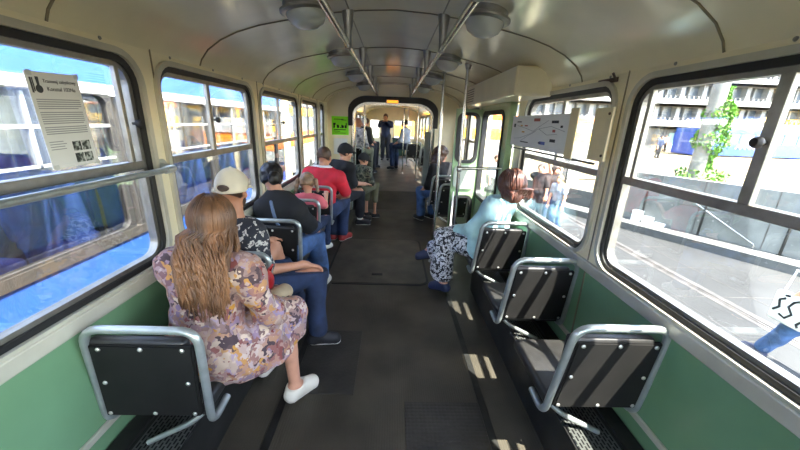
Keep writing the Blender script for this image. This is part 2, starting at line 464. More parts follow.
# overhead rails, lamps ------------------------------------------------
for s, nm in ((-1, 'left'), (1, 'right')):
    t = thing('ceiling_handrail', 'long chrome overhead rail running along the %s side of the aisle' % nm, 'handrail')
    b = MB(); b.tube([(s * .28, -.9, 2.075), (s * .28, 6.05, 2.075)], .0165, 12); b.build('rail', M['chrome'], t, smooth=True)
    for y in (.3, 1.3, 2.2, 3.2, 4.15, 5.1, 5.9):
        b = MB(); b.lathe([(.038, 2.262), (.036, 2.25), (.024, 2.16), (.02, 2.09), (.02, 2.058)], (s * .28, y, 0), 'z', 14)
        b.build('bracket', M['alu'], t, smooth=True)
lam0 = None
order = ['nearest', 'second', 'third', 'fourth']
for s, nm in ((-1, 'left'), (1, 'right')):
    for i, y in enumerate((1.98, 3.24, 4.42, 5.6)):
        if lam0 is None:
            t = lam0 = thing('ceiling_lamp', '', 'lamp')
            b = MB(); b.lathe([(.0, .045), (.112, .045), (.114, .012), (.132, .004), (.132, -.008), (.122, -.014), (.105, -.014)], (0, 0, 0), 'z', 28)
            b.build('base_ring', M['alu'], t, smooth=True)
            b = MB(); b.lathe([(.104, -.008), (.1, -.03), (.085, -.058), (.058, -.076), (.026, -.085), (0, -.087)], (0, 0, 0), 'z', 28)
            b.build('glass_dome', M['lamp'], t, smooth=True)
        else: t = copy_tree(lam0)
        t.location = (s * .47, y, 2.185); t.rotation_euler = (0, math.radians(-s * -7), 0)
        tag(t, 'round opal dome ceiling lamp, %s from the camera on the %s of the aisle' % (order[i], nm), 'lamp', 'dome lamps along the ceiling')
# amber light over the portal
t = thing('portal_lamp', 'small amber lit lamp on the arch of the gangway', 'lamp', (-.02, YP - .05, 1.985))
b = MB(); b.box(-.11, .11, -.02, .03, -.03, .03, .008); b.build('lamp_body', M['alu_paint'], t)
b = MB(); b.box(-.095, .095, -.035, -.018, -.022, .022, .006)
b.build('lens', mat('amber_lens', (255, 170, 50), .3, emit=(255, 150, 40), estr=1.0), t)
# window grab rail on the left
t = thing('window_grab_rail', 'grey metal bar fixed across the nearest left window', 'handrail')
b = MB(); b.tube([(-1.09, -.3, 1.395), (-1.09, 1.64, 1.388)], .014, 12); b.build('rail', M['steel'], t, smooth=True)
b = MB(); b.tube([(-1.09, 1.62, 1.388), (-1.09, 1.675, 1.388), (-1.165, 1.7, 1.395)], .019, 10); b.lathe([(.034, .0), (.034, .008)], (-1.17, 1.715, 1.395), 'x', 14)
b.build('bracket', M['steel'], t, smooth=True)

# stanchion poles --------------------------------------------------------
def pole(x, y, z0, z1, label, r=.0165, fl=True):
    t = thing('grab_pole', label, 'pole', (x, y, z0))
    b = MB(); b.tube([(0, 0, 0), (0, 0, z1 - z0)], r, 12); b.build('tube', M['chrome'], t, smooth=True)
    b = MB(); b.lathe([(.04, 0), (.04, .012), (.022, .03), (.02, .05)], (0, 0, 0), 'z', 14); b.build('floor_flange', M['alu'], t, smooth=True)
    b = MB(); b.lathe([(.02, z1 - z0 - .05), (.036, z1 - z0 - .006), (.036, z1 - z0)], (0, 0, 0), 'z', 14); b.build('ceiling_flange', M['alu'], t, smooth=True)
    return t
pole(.53, 3.8, 0, 2.215, 'vertical chrome pole on the right of the aisle before the occupied double seats')
p2 = pole(.685, 3.36, 0, 2.19, 'vertical chrome pole beside the open door with a cross rail')
b = MB(); b.tube([(0, 0, 1.22), (.4, -.1, 1.25)], .015, 10); b.lathe([(.03, -.02), (.03, .02)], (0, 0, 1.22), 'x', 12); b.build('cross_rail', M['chrome'], p2, smooth=True)
for x, y, l in ((.3, 9.6, 'thin pole in the far car left of the seated passenger in grey'), (.62, 8.6, 'bright pole in the far car nearest the gangway on the right'), (.5, 11.5, 'slim pole deep in the far car on the right'), (-.62, 7.5, 'yellowish pole just past the gangway on the left')):
    pole(x, y, RAISE, 2.2, l)
# floor details -------------------------------------------------------------
for s, x in ((1, .6), (-1, -.62)):
    b = MB(); b.box(x - .022, x + .022, Y0, 3.15 if s > 0 else 5.6, 0, .006, .002); struct(b.build('trim_floor_%s' % ('right' if s > 0 else 'left'), M['darkmetal']))
t = thing('floor_hatch', 'large round-cornered floor hatch in mid aisle with a lifting slot', 'hatch', (-.13, 3.85, 0))
b = MB(); b.prism(rrect(-.54, .54, -.68, .68, .1), 0, .012, 'z'); b.build('lid', M['mat2'], t)
b = MB(); b.ring(rrect(-.565, .565, -.705, .705, .12), rrect(-.54, .54, -.68, .68, .1), 0, .007, 'z'); b.build('edge_strip', M['rubber'], t)
b = MB(); b.box(-.06, .06, -.5, -.45, .0115, .0165, .002); b.build('lifting_slot', M['rubber'], t)
b = MB(); b.box(.12, .6 - .025, .85, 1.615, 0, .008, .002); tag(b.build('floor_mat', M['studs']), 'studded black rubber mat at the near end of the aisle floor', 'mat')
b = MB(); b.box(-.6 + .005, -.2, 1.67, 2.33, 0, .007, .002); tag(b.build('floor_mat', M['mat']), 'dark square rubber patch on the floor by the dark shoe', 'mat')

# heater boxes under the seats
for s, ya, yb, nm in ((-1, -.9, 5.5, 'left'), (1, -.9, 3.1, 'right')):
    t = thing('heater_box', 'low grey heater box with perforated top along the %s wall' % nm, 'heater')
    xa, xb = sorted((s * .86, s * 1.165))
    b = MB(); b.box(xa, xb, ya, yb, 0, .285, .004); b.build('casing', M['darkmetal'], t)
    xa, xb = sorted((s * .868, s * 1.06))
    b = MB(); b.box(xa, xb, ya + .02, yb - .02, .284, .292); b.build('perforated_cover', M['perf'], t)
    xa, xb = sorted((s * 1.08, s * 1.16))
    b = MB(); b.box(xa, xb, ya + .02, yb - .02, .284, .30, .004); b.build('ledge', M['darkmetal'], t)

# seats ------------------------------------------------------------------------
def make_seat(s, rivets=True):
    """origin on the floor under the backrest; +y forward, s=+1: wall on +x"""
    t = empty('tram_chair')
    h = .212 if s > 0 else .216
    b = MB()
    e = .03; h2 = .2 if s > 0 else .212
    path = bend([(-h, .15, .40), (-h, .015, .385), (e - h2, -.025, .876), (e + h2, -.025, .876), (h, .015, .385), (h, .15, .40)], .075, 6)
    b.tube(path, .0165, 12); b.build('seat_frame', M['steel'], t, smooth=True)
    b = MB()
    f_ = .024
    pb = h - .024; pt = h2 - .018
    P = [(-pb, -.012, .45), (pb, -.012, .45), (pb, .012, .45), (-pb, .012, .45), (f_ - pt, -.034, .81), (f_ + pt, -.034, .81), (f_ + pt, -.010, .81), (f_ - pt, -.010, .81)]
    b.quad_box(P); bmesh.ops.bevel(b.bm, geom=b.bm.edges[:], offset=.006, segments=2, affect='EDGES')
    b.build('back_panel', M['blackback'], t, smooth=True)
    b = MB(); b.box(-.185, .185, -.012, .035, .47, .825, .018, 3)
    for v in b.bm.verts: v.co.y -= (v.co.z - .46) * .03
    b.build('back_cushion', M['squab'], t, smooth=True)
    b = MB(); b.box(-.215, .205, .015, .44, .425, .49, .022, 3); b.build('seat_cushion', M['squab'], t, smooth=True)
    b = MB(); b.box(-.2, .195, .04, .42, .405, .428, .004); b.build('seat_pan', M['darkmetal'], t)
    b = MB(); b.tube(bend([(-s * .16, .05, .405), (-s * .12, .03, .375), (s * .06, .0, .295)], .03), .012, 10); b.build('support_strut', M['steel'], t, smooth=True)
    b = MB(); b.tube([(s * .04, .3, .41), (s * .1, .3, .29)], .018, 10); b.build('support_leg', M['darkmetal'], t, smooth=True)
    if rivets:
        for (x, z) in ((f_ - .155, .793), (f_, .795), (f_ + .155, .793), (f_ * .5 - .16, .63), (f_ * .5 + .16, .63), (-.17, .468), (.01, .468), (.17, .468)):
            y = -.012 - (z - .46) * .0647
            b = MB(); b.lathe([(.0095, .001), (.0085, -.003), (.004, -.006), (0, -.0065)], (x, y, z), 'y', 10); b.build('rivet', M['rivet'], t, smooth=True)
    return t
seatL = make_seat(-1); seatR = make_seat(1)
LX, RX = -.953, .945
left_seats = [(1.10, 'empty-backed black seat nearest the camera on the left, under the woman in the floral dress'),
              (1.85, 'black tram seat carrying the man in the cream cap'),
              (2.53, 'black tram seat carrying the woman with the black hair bun'),
              (3.24, 'black tram seat carrying the small child with tied hair'),
              (3.95, 'black tram seat carrying the man in the red shirt'),
              (4.65, 'black tram seat under the man in the black cap')]
for i, (y, l) in enumerate(left_seats):
    o = seatL if i == 0 else copy_tree(seatL)
    o.location = (LX, y, 0); tag(o, l, 'seat', 'single seats along the left windows')
right_seats = [(1.17, 'empty black tram seat nearest the camera on the right'),
               (1.87, 'second empty black tram seat from the camera on the right'),
               (2.64, 'black tram seat carrying the woman in the pale blue cardigan')]
for i, (y, l) in enumerate(right_seats):
    o = seatR if i == 0 else copy_tree(seatR)
    o.location = (RX, y, 0); tag(o, l, 'seat', 'single seats along the right windows')
for i, (x, y, l) in enumerate(((.84, 4.4, 'empty black seat just past the door, in front of the dark haired woman'), (.82, 5.12, 'black seat past the door carrying the woman with long dark hair'))):
    o = copy_tree(seatR); o.location = (x, y, 0); tag(o, l, 'seat', 'seats past the door')
far = [(-.92, 7.75, 'seat in the far car under the man in the checked shirt'), (-.9, 9.0, 'seat in the far car under the white haired passenger'), (-.92, 10.2, 'seat in the far car under the third passenger on the left'), (.62, 10.1, 'seat in the far car under the passenger in grey'), (.9, 8.3, 'empty seat in the far car by the right windows')]
for x, y, l in far:
    o = copy_tree(seatL if x < 0 else seatR); o.location = (x, y, RAISE); tag(o, l, 'seat', 'seats in the far car')

# door, door box, partitions -----------------------------------------------------
def leaf(name, w, h, wins, m, parent=None):
    """leaf in local xz plane, x 0..w"""
    pass
d = struct(empty('door_1'))
xd = 1.12
def ring_panel(b, y0, y1, z0, z1, holes, xa, xb, axis='x'):
    cur = z0
    for (ha, hb, za, zb, r) in holes:
        inner_ = rrect(ha, hb, za, zb, r); n_ = len(inner_) // 4
        c = [(y1, za - .03), (y1, zb + .03), (y0, zb + .03), (y0, za - .03)]
        outer_ = [c[q] for q in range(4) for _ in range(n_)]
        b.ring(outer_, inner_, xa, xb, axis)
        if za - .03 > cur + 1e-4:
            if axis == 'x': b.box(xa, xb, y0, y1, cur, za - .03)
            else: b.box(y0, y1, xa, xb, cur, za - .03)
        cur = zb + .03
    if axis == 'x': b.box(xa, xb, y0, y1, cur, z1)
    else: b.box(y0, y1, xa, xb, cur, z1)
b = MB(); ring_panel(b, 3.28, 4.28, .02, 1.85, [(3.42, 4.2, .78, 1.79, .09)], xd - .02, xd + .02); b.build('door_leaf', M['green_door'], d)
b = MB(); b.ring(rrect(3.40, 4.22, .76, 1.81, .1), rrect(3.445, 4.175, .805, 1.765, .07), xd - .03, xd + .03, 'x'); b.build('gasket', M['rubber'], d)
b = MB(); b.box(xd - .003, xd + .003, 3.43, 4.19, .79, 1.78); b.build('glass_pane', M['glass'], d)
b = MB(); b.box(xd - .03, xd + .035, 3.24, 3.285, 0, 1.86); b.box(xd - .03, xd + .035, 4.275, 4.32, 0, 1.86); b.box(xd - .03, xd + .035, 3.24, 4.32, 1.845, 1.87); b.build('door_frame', M['green_door'], d)
d = struct(empty('door_2'))
yd = 4.22
b = MB(); ring_panel(b, .765, 1.09, .03, 1.83, [(.80, 1.05, .25, .76, .08), (.80, 1.05, 1.2, 1.78, .08)], yd - .018, yd + .018, 'y'); b.build('door_leaf', M['green_door'], d)
for za, zb in ((.25, .76), (1.2, 1.78)):
    b = MB(); b.ring(rrect(.785, 1.065, za - .015, zb + .015, .09), rrect(.825, 1.025, za + .022, zb - .022, .06), yd - .028, yd + .028, 'y'); b.build('gasket', M['rubber'], d)
    b = MB(); b.box(.81, 1.04, yd - .003, yd + .003, za + .01, zb - .01); b.build('glass_pane', M['glass'], d)
b = MB(); b.prism(rrect(.79, 1.06, .86, 1.16, .07), yd - .04, yd - .015, 'y'); b.build('cover_plate', M['greygreen'], d)
b = MB(); b.tube([(.80, yd - .05, .3), (.80, yd - .05, .82)], .012, 8); b.build('door_handle', M['white'], d, smooth=True)
t = thing('door_gear_box', 'cream box housing the door mechanism above the green door', 'box')
b = MB(); b.box(.885, 1.17, 2.6, 4.32, 1.87, 2.075, .012); b.build('casing', M['cream'], t)
b = MB()
for q in range(6): b.box(.882, .888, 3.9, 4.25, 1.9 + q * .025, 1.91 + q * .025)
b.build('vent_grille', M['seam'], t)
b = MB(); b.box(.90, 1.1, 2.585, 2.6, 1.885, 2.06, .004); b.build('end_plate', M['cream'], t)

# notices and fittings ----------------------------------------------------------
# information sheet on the nearest left window
def text_mesh(name, body, size, m, parent, loc, rot, align='CENTER'):
    c = bpy.data.curves.new(name, 'FONT'); c.body = body; c.size = size; c.align_x = align; c.extrude = .0004
    o = bpy.data.objects.new('tmp_text', c); COL.objects.link(o)
    dg = bpy.context.evaluated_depsgraph_get(); dg.update()
    me = bpy.data.meshes.new_from_object(o.evaluated_get(dg)); bpy.data.objects.remove(o)
    me.name = name
    r = bpy.data.objects.new(name, me); COL.objects.link(r); me.materials.clear(); me.materials.append(m)
    r.parent = parent; r.location = loc; r.rotation_euler = rot
    return r
t = thing('information_sheet', 'white printed information sheet taped to the nearest left window', 'notice', (-W + .002, 1.262, 1.452))
t.scale = (1, .88, .94)
t.rotation_euler = (math.radians(2), 0, 0)
b = MB(); b.box(-.001, .001, -.105, .105, 0, .335); b.build('paper', M['paper'], t)
RT = (PI / 2, 0, PI / 2)
text_mesh('printed_title', 'Tramwaj zabytkowy', .0168, M['ink'], t, (.0015, .022, .3), RT)
text_mesh('printed_title', 'Konstal 102Na', .0195, M['ink'], t, (.0015, .022, .273), RT)
b = MB()
b.box(.001, .0018, -.094, -.088, .265, .315); b.box(.001, .0018, -.086, -.082, .27, .315)
b.lathe([(.0135, .001), (.0135, .0018)], (0, -.066, .278), 'x', 16); b.prism([(-.07, .285), (-.062, .285), (-.06, .318), (-.072, .318)], .001, .0018, 'x')
b.build('printed_emblem', M['ink'], t)
b = MB(); z = .245
for q in range(17):
    if q in (5, 11): z -= .006
    b.box(.001, .0016, -.09, .09 - (.05 * random.random() if q in (4, 10, 16) else 0), z - .0035, z); z -= .0076
    if z < .125: break
for q in range(4): b.box(.001, .0016, -.09, -.02 - .02 * random.random(), .095 - q * .009, .098 - q * .009)
b.build('printed_text', M['inkfaint'], t)
for ya, za in ((.015, .075), (.058, .075), (.015, .03), (.058, .03)):
    b = MB(); b.box(.001, .0018, ya - .012, ya + .026, za - .018, za + .018)
    b.build('printed_photo', ramp_mat('photo_print', 'noise', 60, [(0, (40, 44, 44)), (.45, (90, 96, 92)), (.55, (170, 175, 172))], .7), t)
M['tape'] = mat('clear_tape', (205, 208, 206), .2)
for (ya, za) in ((-.1, .325), (.09, .325), (-.1, .0), (.09, 0)):
    b = MB(); b.box(.0012, .002, ya, ya + .02, za - .004, za + .014); b.build('adhesive_tape', M['tape'], t)

# neon sign by the portal
t = thing('neon_sign', 'bright green paper notice with black print on the bulkhead', 'notice', (-.945, YP - .002, 1.39))
b = MB(); b.box(-.15, .15, -.003, 0, 0, .32); b.build('paper', M['neon'], t)
b = MB()
for (xa, xb, za, zb) in ((-.11, .06, .265, .275), (.02, .11, .255, .263), (-.12, -.095, .12, .205), (-.125, -.08, .175, .205), (-.06, -.02, .12, .165), (-.065, -.03, .16, .175), (-.005, .012, .12, .14), (.02, .045, .12, .175), (.04, .065, .12, .165), (.08, .115, .12, .17), (.1, .115, .12, .21), (-.11, .1, .085, .1), (-.11, .0, .06, .07), (-.1, .1, .03, .037)):
    b.box(xa, xb, -.0042, -.003, za, zb)
b.build('printed_text', mat('black_print', (22, 40, 18), .8), t)
b = MB(); b.box(-1.07, -.82, YP - .003, YP, 1.05, 1.33); tag(b.build('notice_sign', M['paper']), 'pale faded notice below the bright green one on the bulkhead', 'notice')

# route map hung across the second right window
t = thing('route_map', 'white paper route map hung across the second right window', 'map', (1.1, 2.62, 1.49))
b = MB(); b.box(-.0015, .0015, -.56, .53, 0, .25, .0005); b.build('paper', M['paper'], t)
b = MB()
def strip(pts, w=.0016, x=-.0022):
    for (a, c) in zip(pts, pts[1:]):
        dy, dz = c[0] - a[0], c[1] - a[1]; l = math.hypot(dy, dz); ny, nz = -dz / l * w, dy / l * w
        b.prism([(a[0] + ny, a[1] + nz), (c[0] + ny, c[1] + nz), (c[0] - ny, c[1] - nz), (a[0] - ny, a[1] - nz)], x, x + .001, 'x')
strip([(.45, .06), (.3, .07), (.1, .11), (-.05, .15), (-.25, .17), (-.45, .14)]); strip([(.4, .17), (.2, .15), (.05, .13), (-.1, .18), (-.2, .21)]); strip([(.3, .04), (.15, .09), (.0, .13)])
strip([(-.05, .15), (-.2, .11), (-.35, .12)])
b.build('printed_lines', mat('grey_map_ink', (150, 152, 156), .8), t)
for i_, (c, spots) in enumerate((((50, 52, 56), [(.46, .17, .02, .03), (-.3, .2, .05, .018), (-.3, .075, .04, .02), (.2, .04, .08, .008), (-.4, .17, .015, .015), (-.1, .05, .025, .012), (.36, .2, .05, .008)]),
                                 ((168, 96, 92), [(0.0, .215, .055, .022), (.2, .17, .03, .01), (-.3, .14, .02, .018)]),
                                 ((200, 150, 60), [(.25, .12, .03, .01), (.3, .17, .02, .01)]),
                                 ((90, 110, 180), [(-.14, .05, .05, .022)]))):
    b = MB()
    for (y, z, w, h_) in spots: b.box(-.0028, -.0012, y - w, y + w, z - h_ / 2, z + h_ / 2)
    b.build('printed_symbols', mat('map_ink_%s' % 'abcd'[i_], c, .8), t)
t = thing('map_rail', 'thin dark lath holding the lower edge of the route map', 'rail', (1.115, 2.42, 1.475))
b = MB(); b.box(-.006, .006, -.6, .72, -.012, .0, .002); b.build('lath', M['darkmetal'], t)
t = thing('rolled_blind', 'cream cardboard strip hanging at the near edge of the second right window', 'panel', (1.1, 1.79, 1.49))
b = MB(); b.box(-.008, .004, -.075, .075, 0, .27, .004); b.build('board', M['cream_warm'], t)
b = MB()
for z in (.03, .24): b.lathe([(.008, -.008), (.006, -.013), (0, -.014)], (0, -.055, z), 'x', 10)
b.build('screws', M['brown'], t)
b = MB(); b.box(1.09, 1.1, 2.03, 2.12, 1.47, 1.77, .002); tag(b.build('hanging_card', M['cream_warm']), 'cream card hanging between the route map and the cardboard strip', 'card')
t = thing('wall_plate', 'small dark brown plate screwed above the second right window', 'plate', (W - .002, 1.93, 1.905))
b = MB(); b.box(-.008, 0, -.085, .085, -.012, .012, .002); b.build('plate', M['brown'], t)
b = MB(); b.tube([(-.006, -.07, 0), (-.03, -.075, .03)], .006, 8); b.build('peg', M['brown'], t)
# ------------------------------------------------------------------ implicit surfaces for figures
V3 = lambda *a: np.array(a, dtype=np.float64)
class Field:
    def __init__(s, lo, hi, h):
        s.lo = np.array(lo, float); s.h = h
        s.n = np.maximum(4, np.ceil((np.array(hi) - s.lo) / h).astype(int) + 1)
        s.ax = [(s.lo[i] + h * np.arange(s.n[i])).astype(np.float32) for i in range(3)]
        s.F = np.full(s.n, 0.4, np.float32)
    def sl(s, lo, hi):
        a = np.clip(np.floor((np.array(lo) - s.lo) / s.h).astype(int), 0, s.n); b = np.clip(np.ceil((np.array(hi) - s.lo) / s.h).astype(int) + 1, 0, s.n)
        if np.any(b <= a): return None, None
        S = tuple(slice(a[i], b[i]) for i in range(3))
        P = [s.ax[0][S[0]][:, None, None], s.ax[1][S[1]][None, :, None], s.ax[2][S[2]][None, None, :]]
        return S, P
    def put(s, S, d, k, op='add'):
        A = s.F[S]
        if op == 'sub':
            s.F[S] = np.maximum(A, -d); return
        if k > 0:
            h = np.clip(0.5 + 0.5 * (A - d) / k, 0, 1)
            s.F[S] = A * (1 - h) + d * h - k * h * (1 - h)
        else: s.F[S] = np.minimum(A, d)
    def cone(s, a, b, ra, rb, k=0.02, op='add', flat=None):
        a = np.array(a, float); b = np.array(b, float); R = max(ra, rb) + k + 3 * s.h
        S, P = s.sl(np.minimum(a, b) - R, np.maximum(a, b) + R)
        if S is None: return
        v = b - a; L = max(v @ v, 1e-9)
        t = np.clip(((P[0] - a[0]) * v[0] + (P[1] - a[1]) * v[1] + (P[2] - a[2]) * v[2]) / L, 0, 1)
        q = [P[i] - (a[i] + t * v[i]) for i in range(3)]
        d = np.sqrt(q[0] ** 2 + q[1] ** 2 + q[2] ** 2) - (ra + (rb - ra) * t)
        s.put(S, d.astype(np.float32), k, op)
    def ell(s, c, r, B=None, k=0.02, op='add', clip=None):
        """ellipsoid, B = rows of local axes; clip: [(point, normal)] keeps the side opposite the normal"""
        c = np.array(c, float); r = np.array(r, float); B = np.eye(3) if B is None else B
        R = r.max() + k + 3 * s.h
        S, P = s.sl(c - R, c + R)
        if S is None: return
        X = [P[i] - c[i] for i in range(3)]
        l = [X[0] * B[i][0] + X[1] * B[i][1] + X[2] * B[i][2] for i in range(3)]
        k0 = np.sqrt(sum((l[i] / r[i]) ** 2 for i in range(3))); k1 = np.sqrt(sum((l[i] / r[i] ** 2) ** 2 for i in range(3))) + 1e-6
        d = k0 * (k0 - 1) / k1
        if clip:
            for p, n in clip:
                d = np.maximum(d, (P[0] - p[0]) * n[0] + (P[1] - p[1]) * n[1] + (P[2] - p[2]) * n[2])
        s.put(S, d.astype(np.float32), k, op)
    def clip(s, p, n):
        d = (s.ax[0][:, None, None] - p[0]) * n[0] + (s.ax[1][None, :, None] - p[1]) * n[1] + (s.ax[2][None, None, :] - p[2]) * n[2]
        s.F = np.maximum(s.F, d.astype(np.float32))
    def folds(s, amp, scale, seed=0, stretch=(1, 1, 1), n=5):
        r = np.random.default_rng(seed); A = 0
        x, y, z = s.ax[0][:, None, None], s.ax[1][None, :, None], s.ax[2][None, None, :]
        for i in range(n):
            d = r.normal(size=3) * np.array(stretch); d = d / np.linalg.norm(d) * scale * r.uniform(.6, 1.5)
            w = np.sin(x * d[1] * .6 + y * d[2] * .6 + z * d[0] * .6 + r.uniform(0, 6)) * 1.3
            A = A + np.sin(x * d[0] + y * d[1] + z * d[2] + w + r.uniform(0, 6))
        s.F = s.F + (A * (amp / n)).astype(np.float32)
    def mesh(s, name):
        F = s.F.copy()
        F[0], F[-1], F[:, 0], F[:, -1], F[:, :, 0], F[:, :, -1] = .1, .1, .1, .1, .1, .1
        I = F < 0; nx, ny, nz = F.shape
        cnt = np.zeros((nx - 1, ny - 1, nz - 1), np.int8)
        for i in (0, 1):
            for j in (0, 1):
                for k in (0, 1): cnt += I[i:nx - 1 + i, j:ny - 1 + j, k:nz - 1 + k]
        act = (cnt > 0) & (cnt < 8); idx = np.argwhere(act)
        ids = np.full(act.shape, -1, np.int64); ids[act] = np.arange(len(idx))
        acc = np.zeros((len(idx), 3)); num = np.zeros(len(idx))
        E = []
        for a in range(8):
            for bt in (1, 2, 4):
                if not a & bt: E.append((a, a | bt))
        off = lambda c: np.array([(c & 1), (c >> 1) & 1, (c >> 2) & 1])
        for a, bb in E:
            oa, ob = off(a), off(bb); ia = idx + oa; ib = idx + ob
            fa = F[ia[:, 0], ia[:, 1], ia[:, 2]]; fb = F[ib[:, 0], ib[:, 1], ib[:, 2]]
            mk = (fa < 0) != (fb < 0)
            t = np.where(mk, fa / np.where(mk, fa - fb, 1), 0)
            p = ia + (ob - oa) * t[:, None]
            acc[mk] += p[mk]; num[mk] += 1
        V = acc / np.maximum(num, 1)[:, None] * s.h + s.lo
        Q = []
        for ax in range(3):
            o1, o2 = [(1, 2), (2, 0), (0, 1)][ax]
            A = I; Bs = np.roll(I, -1, axis=ax); df = A != Bs
            sel = np.argwhere(df)
            sel = sel[(sel[:, ax] < F.shape[ax] - 1) & (sel[:, o1] > 0) & (sel[:, o2] > 0) & (sel[:, o1] < F.shape[o1] - 1) & (sel[:, o2] < F.shape[o2] - 1)]
            e1 = np.zeros(3, int); e1[o1] = 1; e2 = np.zeros(3, int); e2[o2] = 1
            g = lambda c: ids[c[:, 0], c[:, 1], c[:, 2]]
            q = np.stack([g(sel - e1 - e2), g(sel - e2), g(sel), g(sel - e1)], 1)
            fl = ~I[sel[:, 0], sel[:, 1], sel[:, 2]]
            q[fl] = q[fl][:, ::-1]
            Q.append(q)
        Q = np.concatenate(Q); Q = Q[(Q >= 0).all(1)]
        me = bpy.data.meshes.new(name)
        me.vertices.add(len(V)); me.vertices.foreach_set('co', V.astype(np.float32).ravel())
        me.loops.add(len(Q) * 4); me.loops.foreach_set('vertex_index', Q.astype(np.int32).ravel())
        me.polygons.add(len(Q)); me.polygons.foreach_set('loop_start', np.arange(0, len(Q) * 4, 4, dtype=np.int32))
        me.update(calc_edges=True); me.shade_smooth()
        return me
    def build(s, name, m, parent):
        me = s.mesh(name); me.materials.append(m)
        o = bpy.data.objects.new(name, me); COL.objects.link(o)
        if parent is not None:
            o.parent = parent; o.matrix_parent_inverse = Matrix.Translation(-Vector(parent.location))
        return o

def nrm(v): v = np.array(v, float); return v / max(np.linalg.norm(v), 1e-9)
def frame(yaw, pitch=0.0, roll=0.0):
    """rows: right, forward, up; yaw 0 faces +Y, positive turns left; pitch>0 nods down"""
    y, p = math.radians(yaw), math.radians(pitch)
    f = V3(-math.sin(y) * math.cos(p), math.cos(y) * math.cos(p), -math.sin(p)); r = V3(math.cos(y), math.sin(y), 0)
    if roll:
        q = math.radians(roll); u0 = np.cross(r, f); r = r * math.cos(q) + u0 * math.sin(q)
    u = np.cross(r, f)
    return np.array([r, f, u])

def skel(x, y, yaw=0, z=0.0, seat=0.47, s=1.0, lean=6, stand=False, head=None, hp=0, sw=1.0, side=0, **ov):
    """joints of a person; local offsets (right, forward, up)"""
    B = frame(yaw); J = {'yaw': yaw, 's': s, 'B': B, 'sw': sw}
    def w(r, f, u): return V3(x, y, z) + B[0] * r + B[1] * f + V3(0, 0, u)
    ph = (seat - .03) + .10 * s if not stand else .93 * s
    sl, cl = math.sin(math.radians(lean)), math.cos(math.radians(lean)); ss = math.sin(math.radians(side))
    def sp(r, f, u): return w((r + ss * u) * s if not stand else r * s, (f * cl + u * sl) * s, ph + (u * cl - f * sl) * s)
    J['pel'] = sp(0, 0, 0); J['belly'] = sp(0, .01, .15); J['chest'] = sp(0, .005, .32)
    J['shR'] = sp(.165 * sw, 0, .415); J['shL'] = sp(-.165 * sw, 0, .415); J['neck'] = sp(0, .0, .485)
    J['head'] = sp(0, .035, .63)
    if stand:
        J['hipR'] = sp(.09, 0, -.03); J['hipL'] = sp(-.09, 0, -.03)
        J['kneeR'] = w(.1 * s, .02, .50 * s); J['kneeL'] = w(-.1 * s, .02, .50 * s); J['ankR'] = w(.11 * s, -.02, .085); J['ankL'] = w(-.11 * s, -.02, .085)
    else:
        J['hipR'] = sp(.09, .02, -.02); J['hipL'] = sp(-.09, .02, -.02)
        J['kneeR'] = w(.12 * s, .43 * s, seat + .06); J['kneeL'] = w(-.12 * s, .43 * s, seat + .06)
        J['ankR'] = w(.12 * s, .40 * s, .085); J['ankL'] = w(-.12 * s, .40 * s, .085)
    J['elR'] = J['shR'] + B[0] * .06 * s + B[1] * .04 * s + V3(0, 0, -.27 * s); J['elL'] = J['shL'] - B[0] * .06 * s + B[1] * .04 * s + V3(0, 0, -.27 * s)
    if stand: J['wrR'] = J['elR'] + B[1] * .06 * s + V3(0, 0, -.24 * s); J['wrL'] = J['elL'] + B[1] * .06 * s + V3(0, 0, -.24 * s)
    else: J['wrR'] = J['elR'] - B[0] * .05 + B[1] * .2 * s + V3(0, 0, -.1 * s); J['wrL'] = J['elL'] + B[0] * .05 + B[1] * .2 * s + V3(0, 0, -.1 * s)
    for k_, v_ in ov.items():
        if v_ is not None: J[k_] = np.array(v_, float)
    for q in 'RL':
        if 'toe' + q not in J: J['toe' + q] = V3(J['ank' + q][0], J['ank' + q][1], J['ank' + q][2] - .055) + B[1] * .15 * s
    J['HB'] = frame(yaw if head is None else head, hp)
    J['spB'] = np.array([nrm(J['shR'] - J['shL']), np.cross(nrm(J['neck'] - J['pel']), nrm(J['shR'] - J['shL'])), nrm(J['neck'] - J['pel'])])
    return J

def bounds(J, pad=.16):
    P = np.array([v for k_, v in J.items() if isinstance(v, np.ndarray) and v.shape == (3,)])
    lo = P.min(0) - pad; hi = P.max(0) + pad; hi[2] = max(hi[2], J['head'][2] + .17)
    return lo, hi

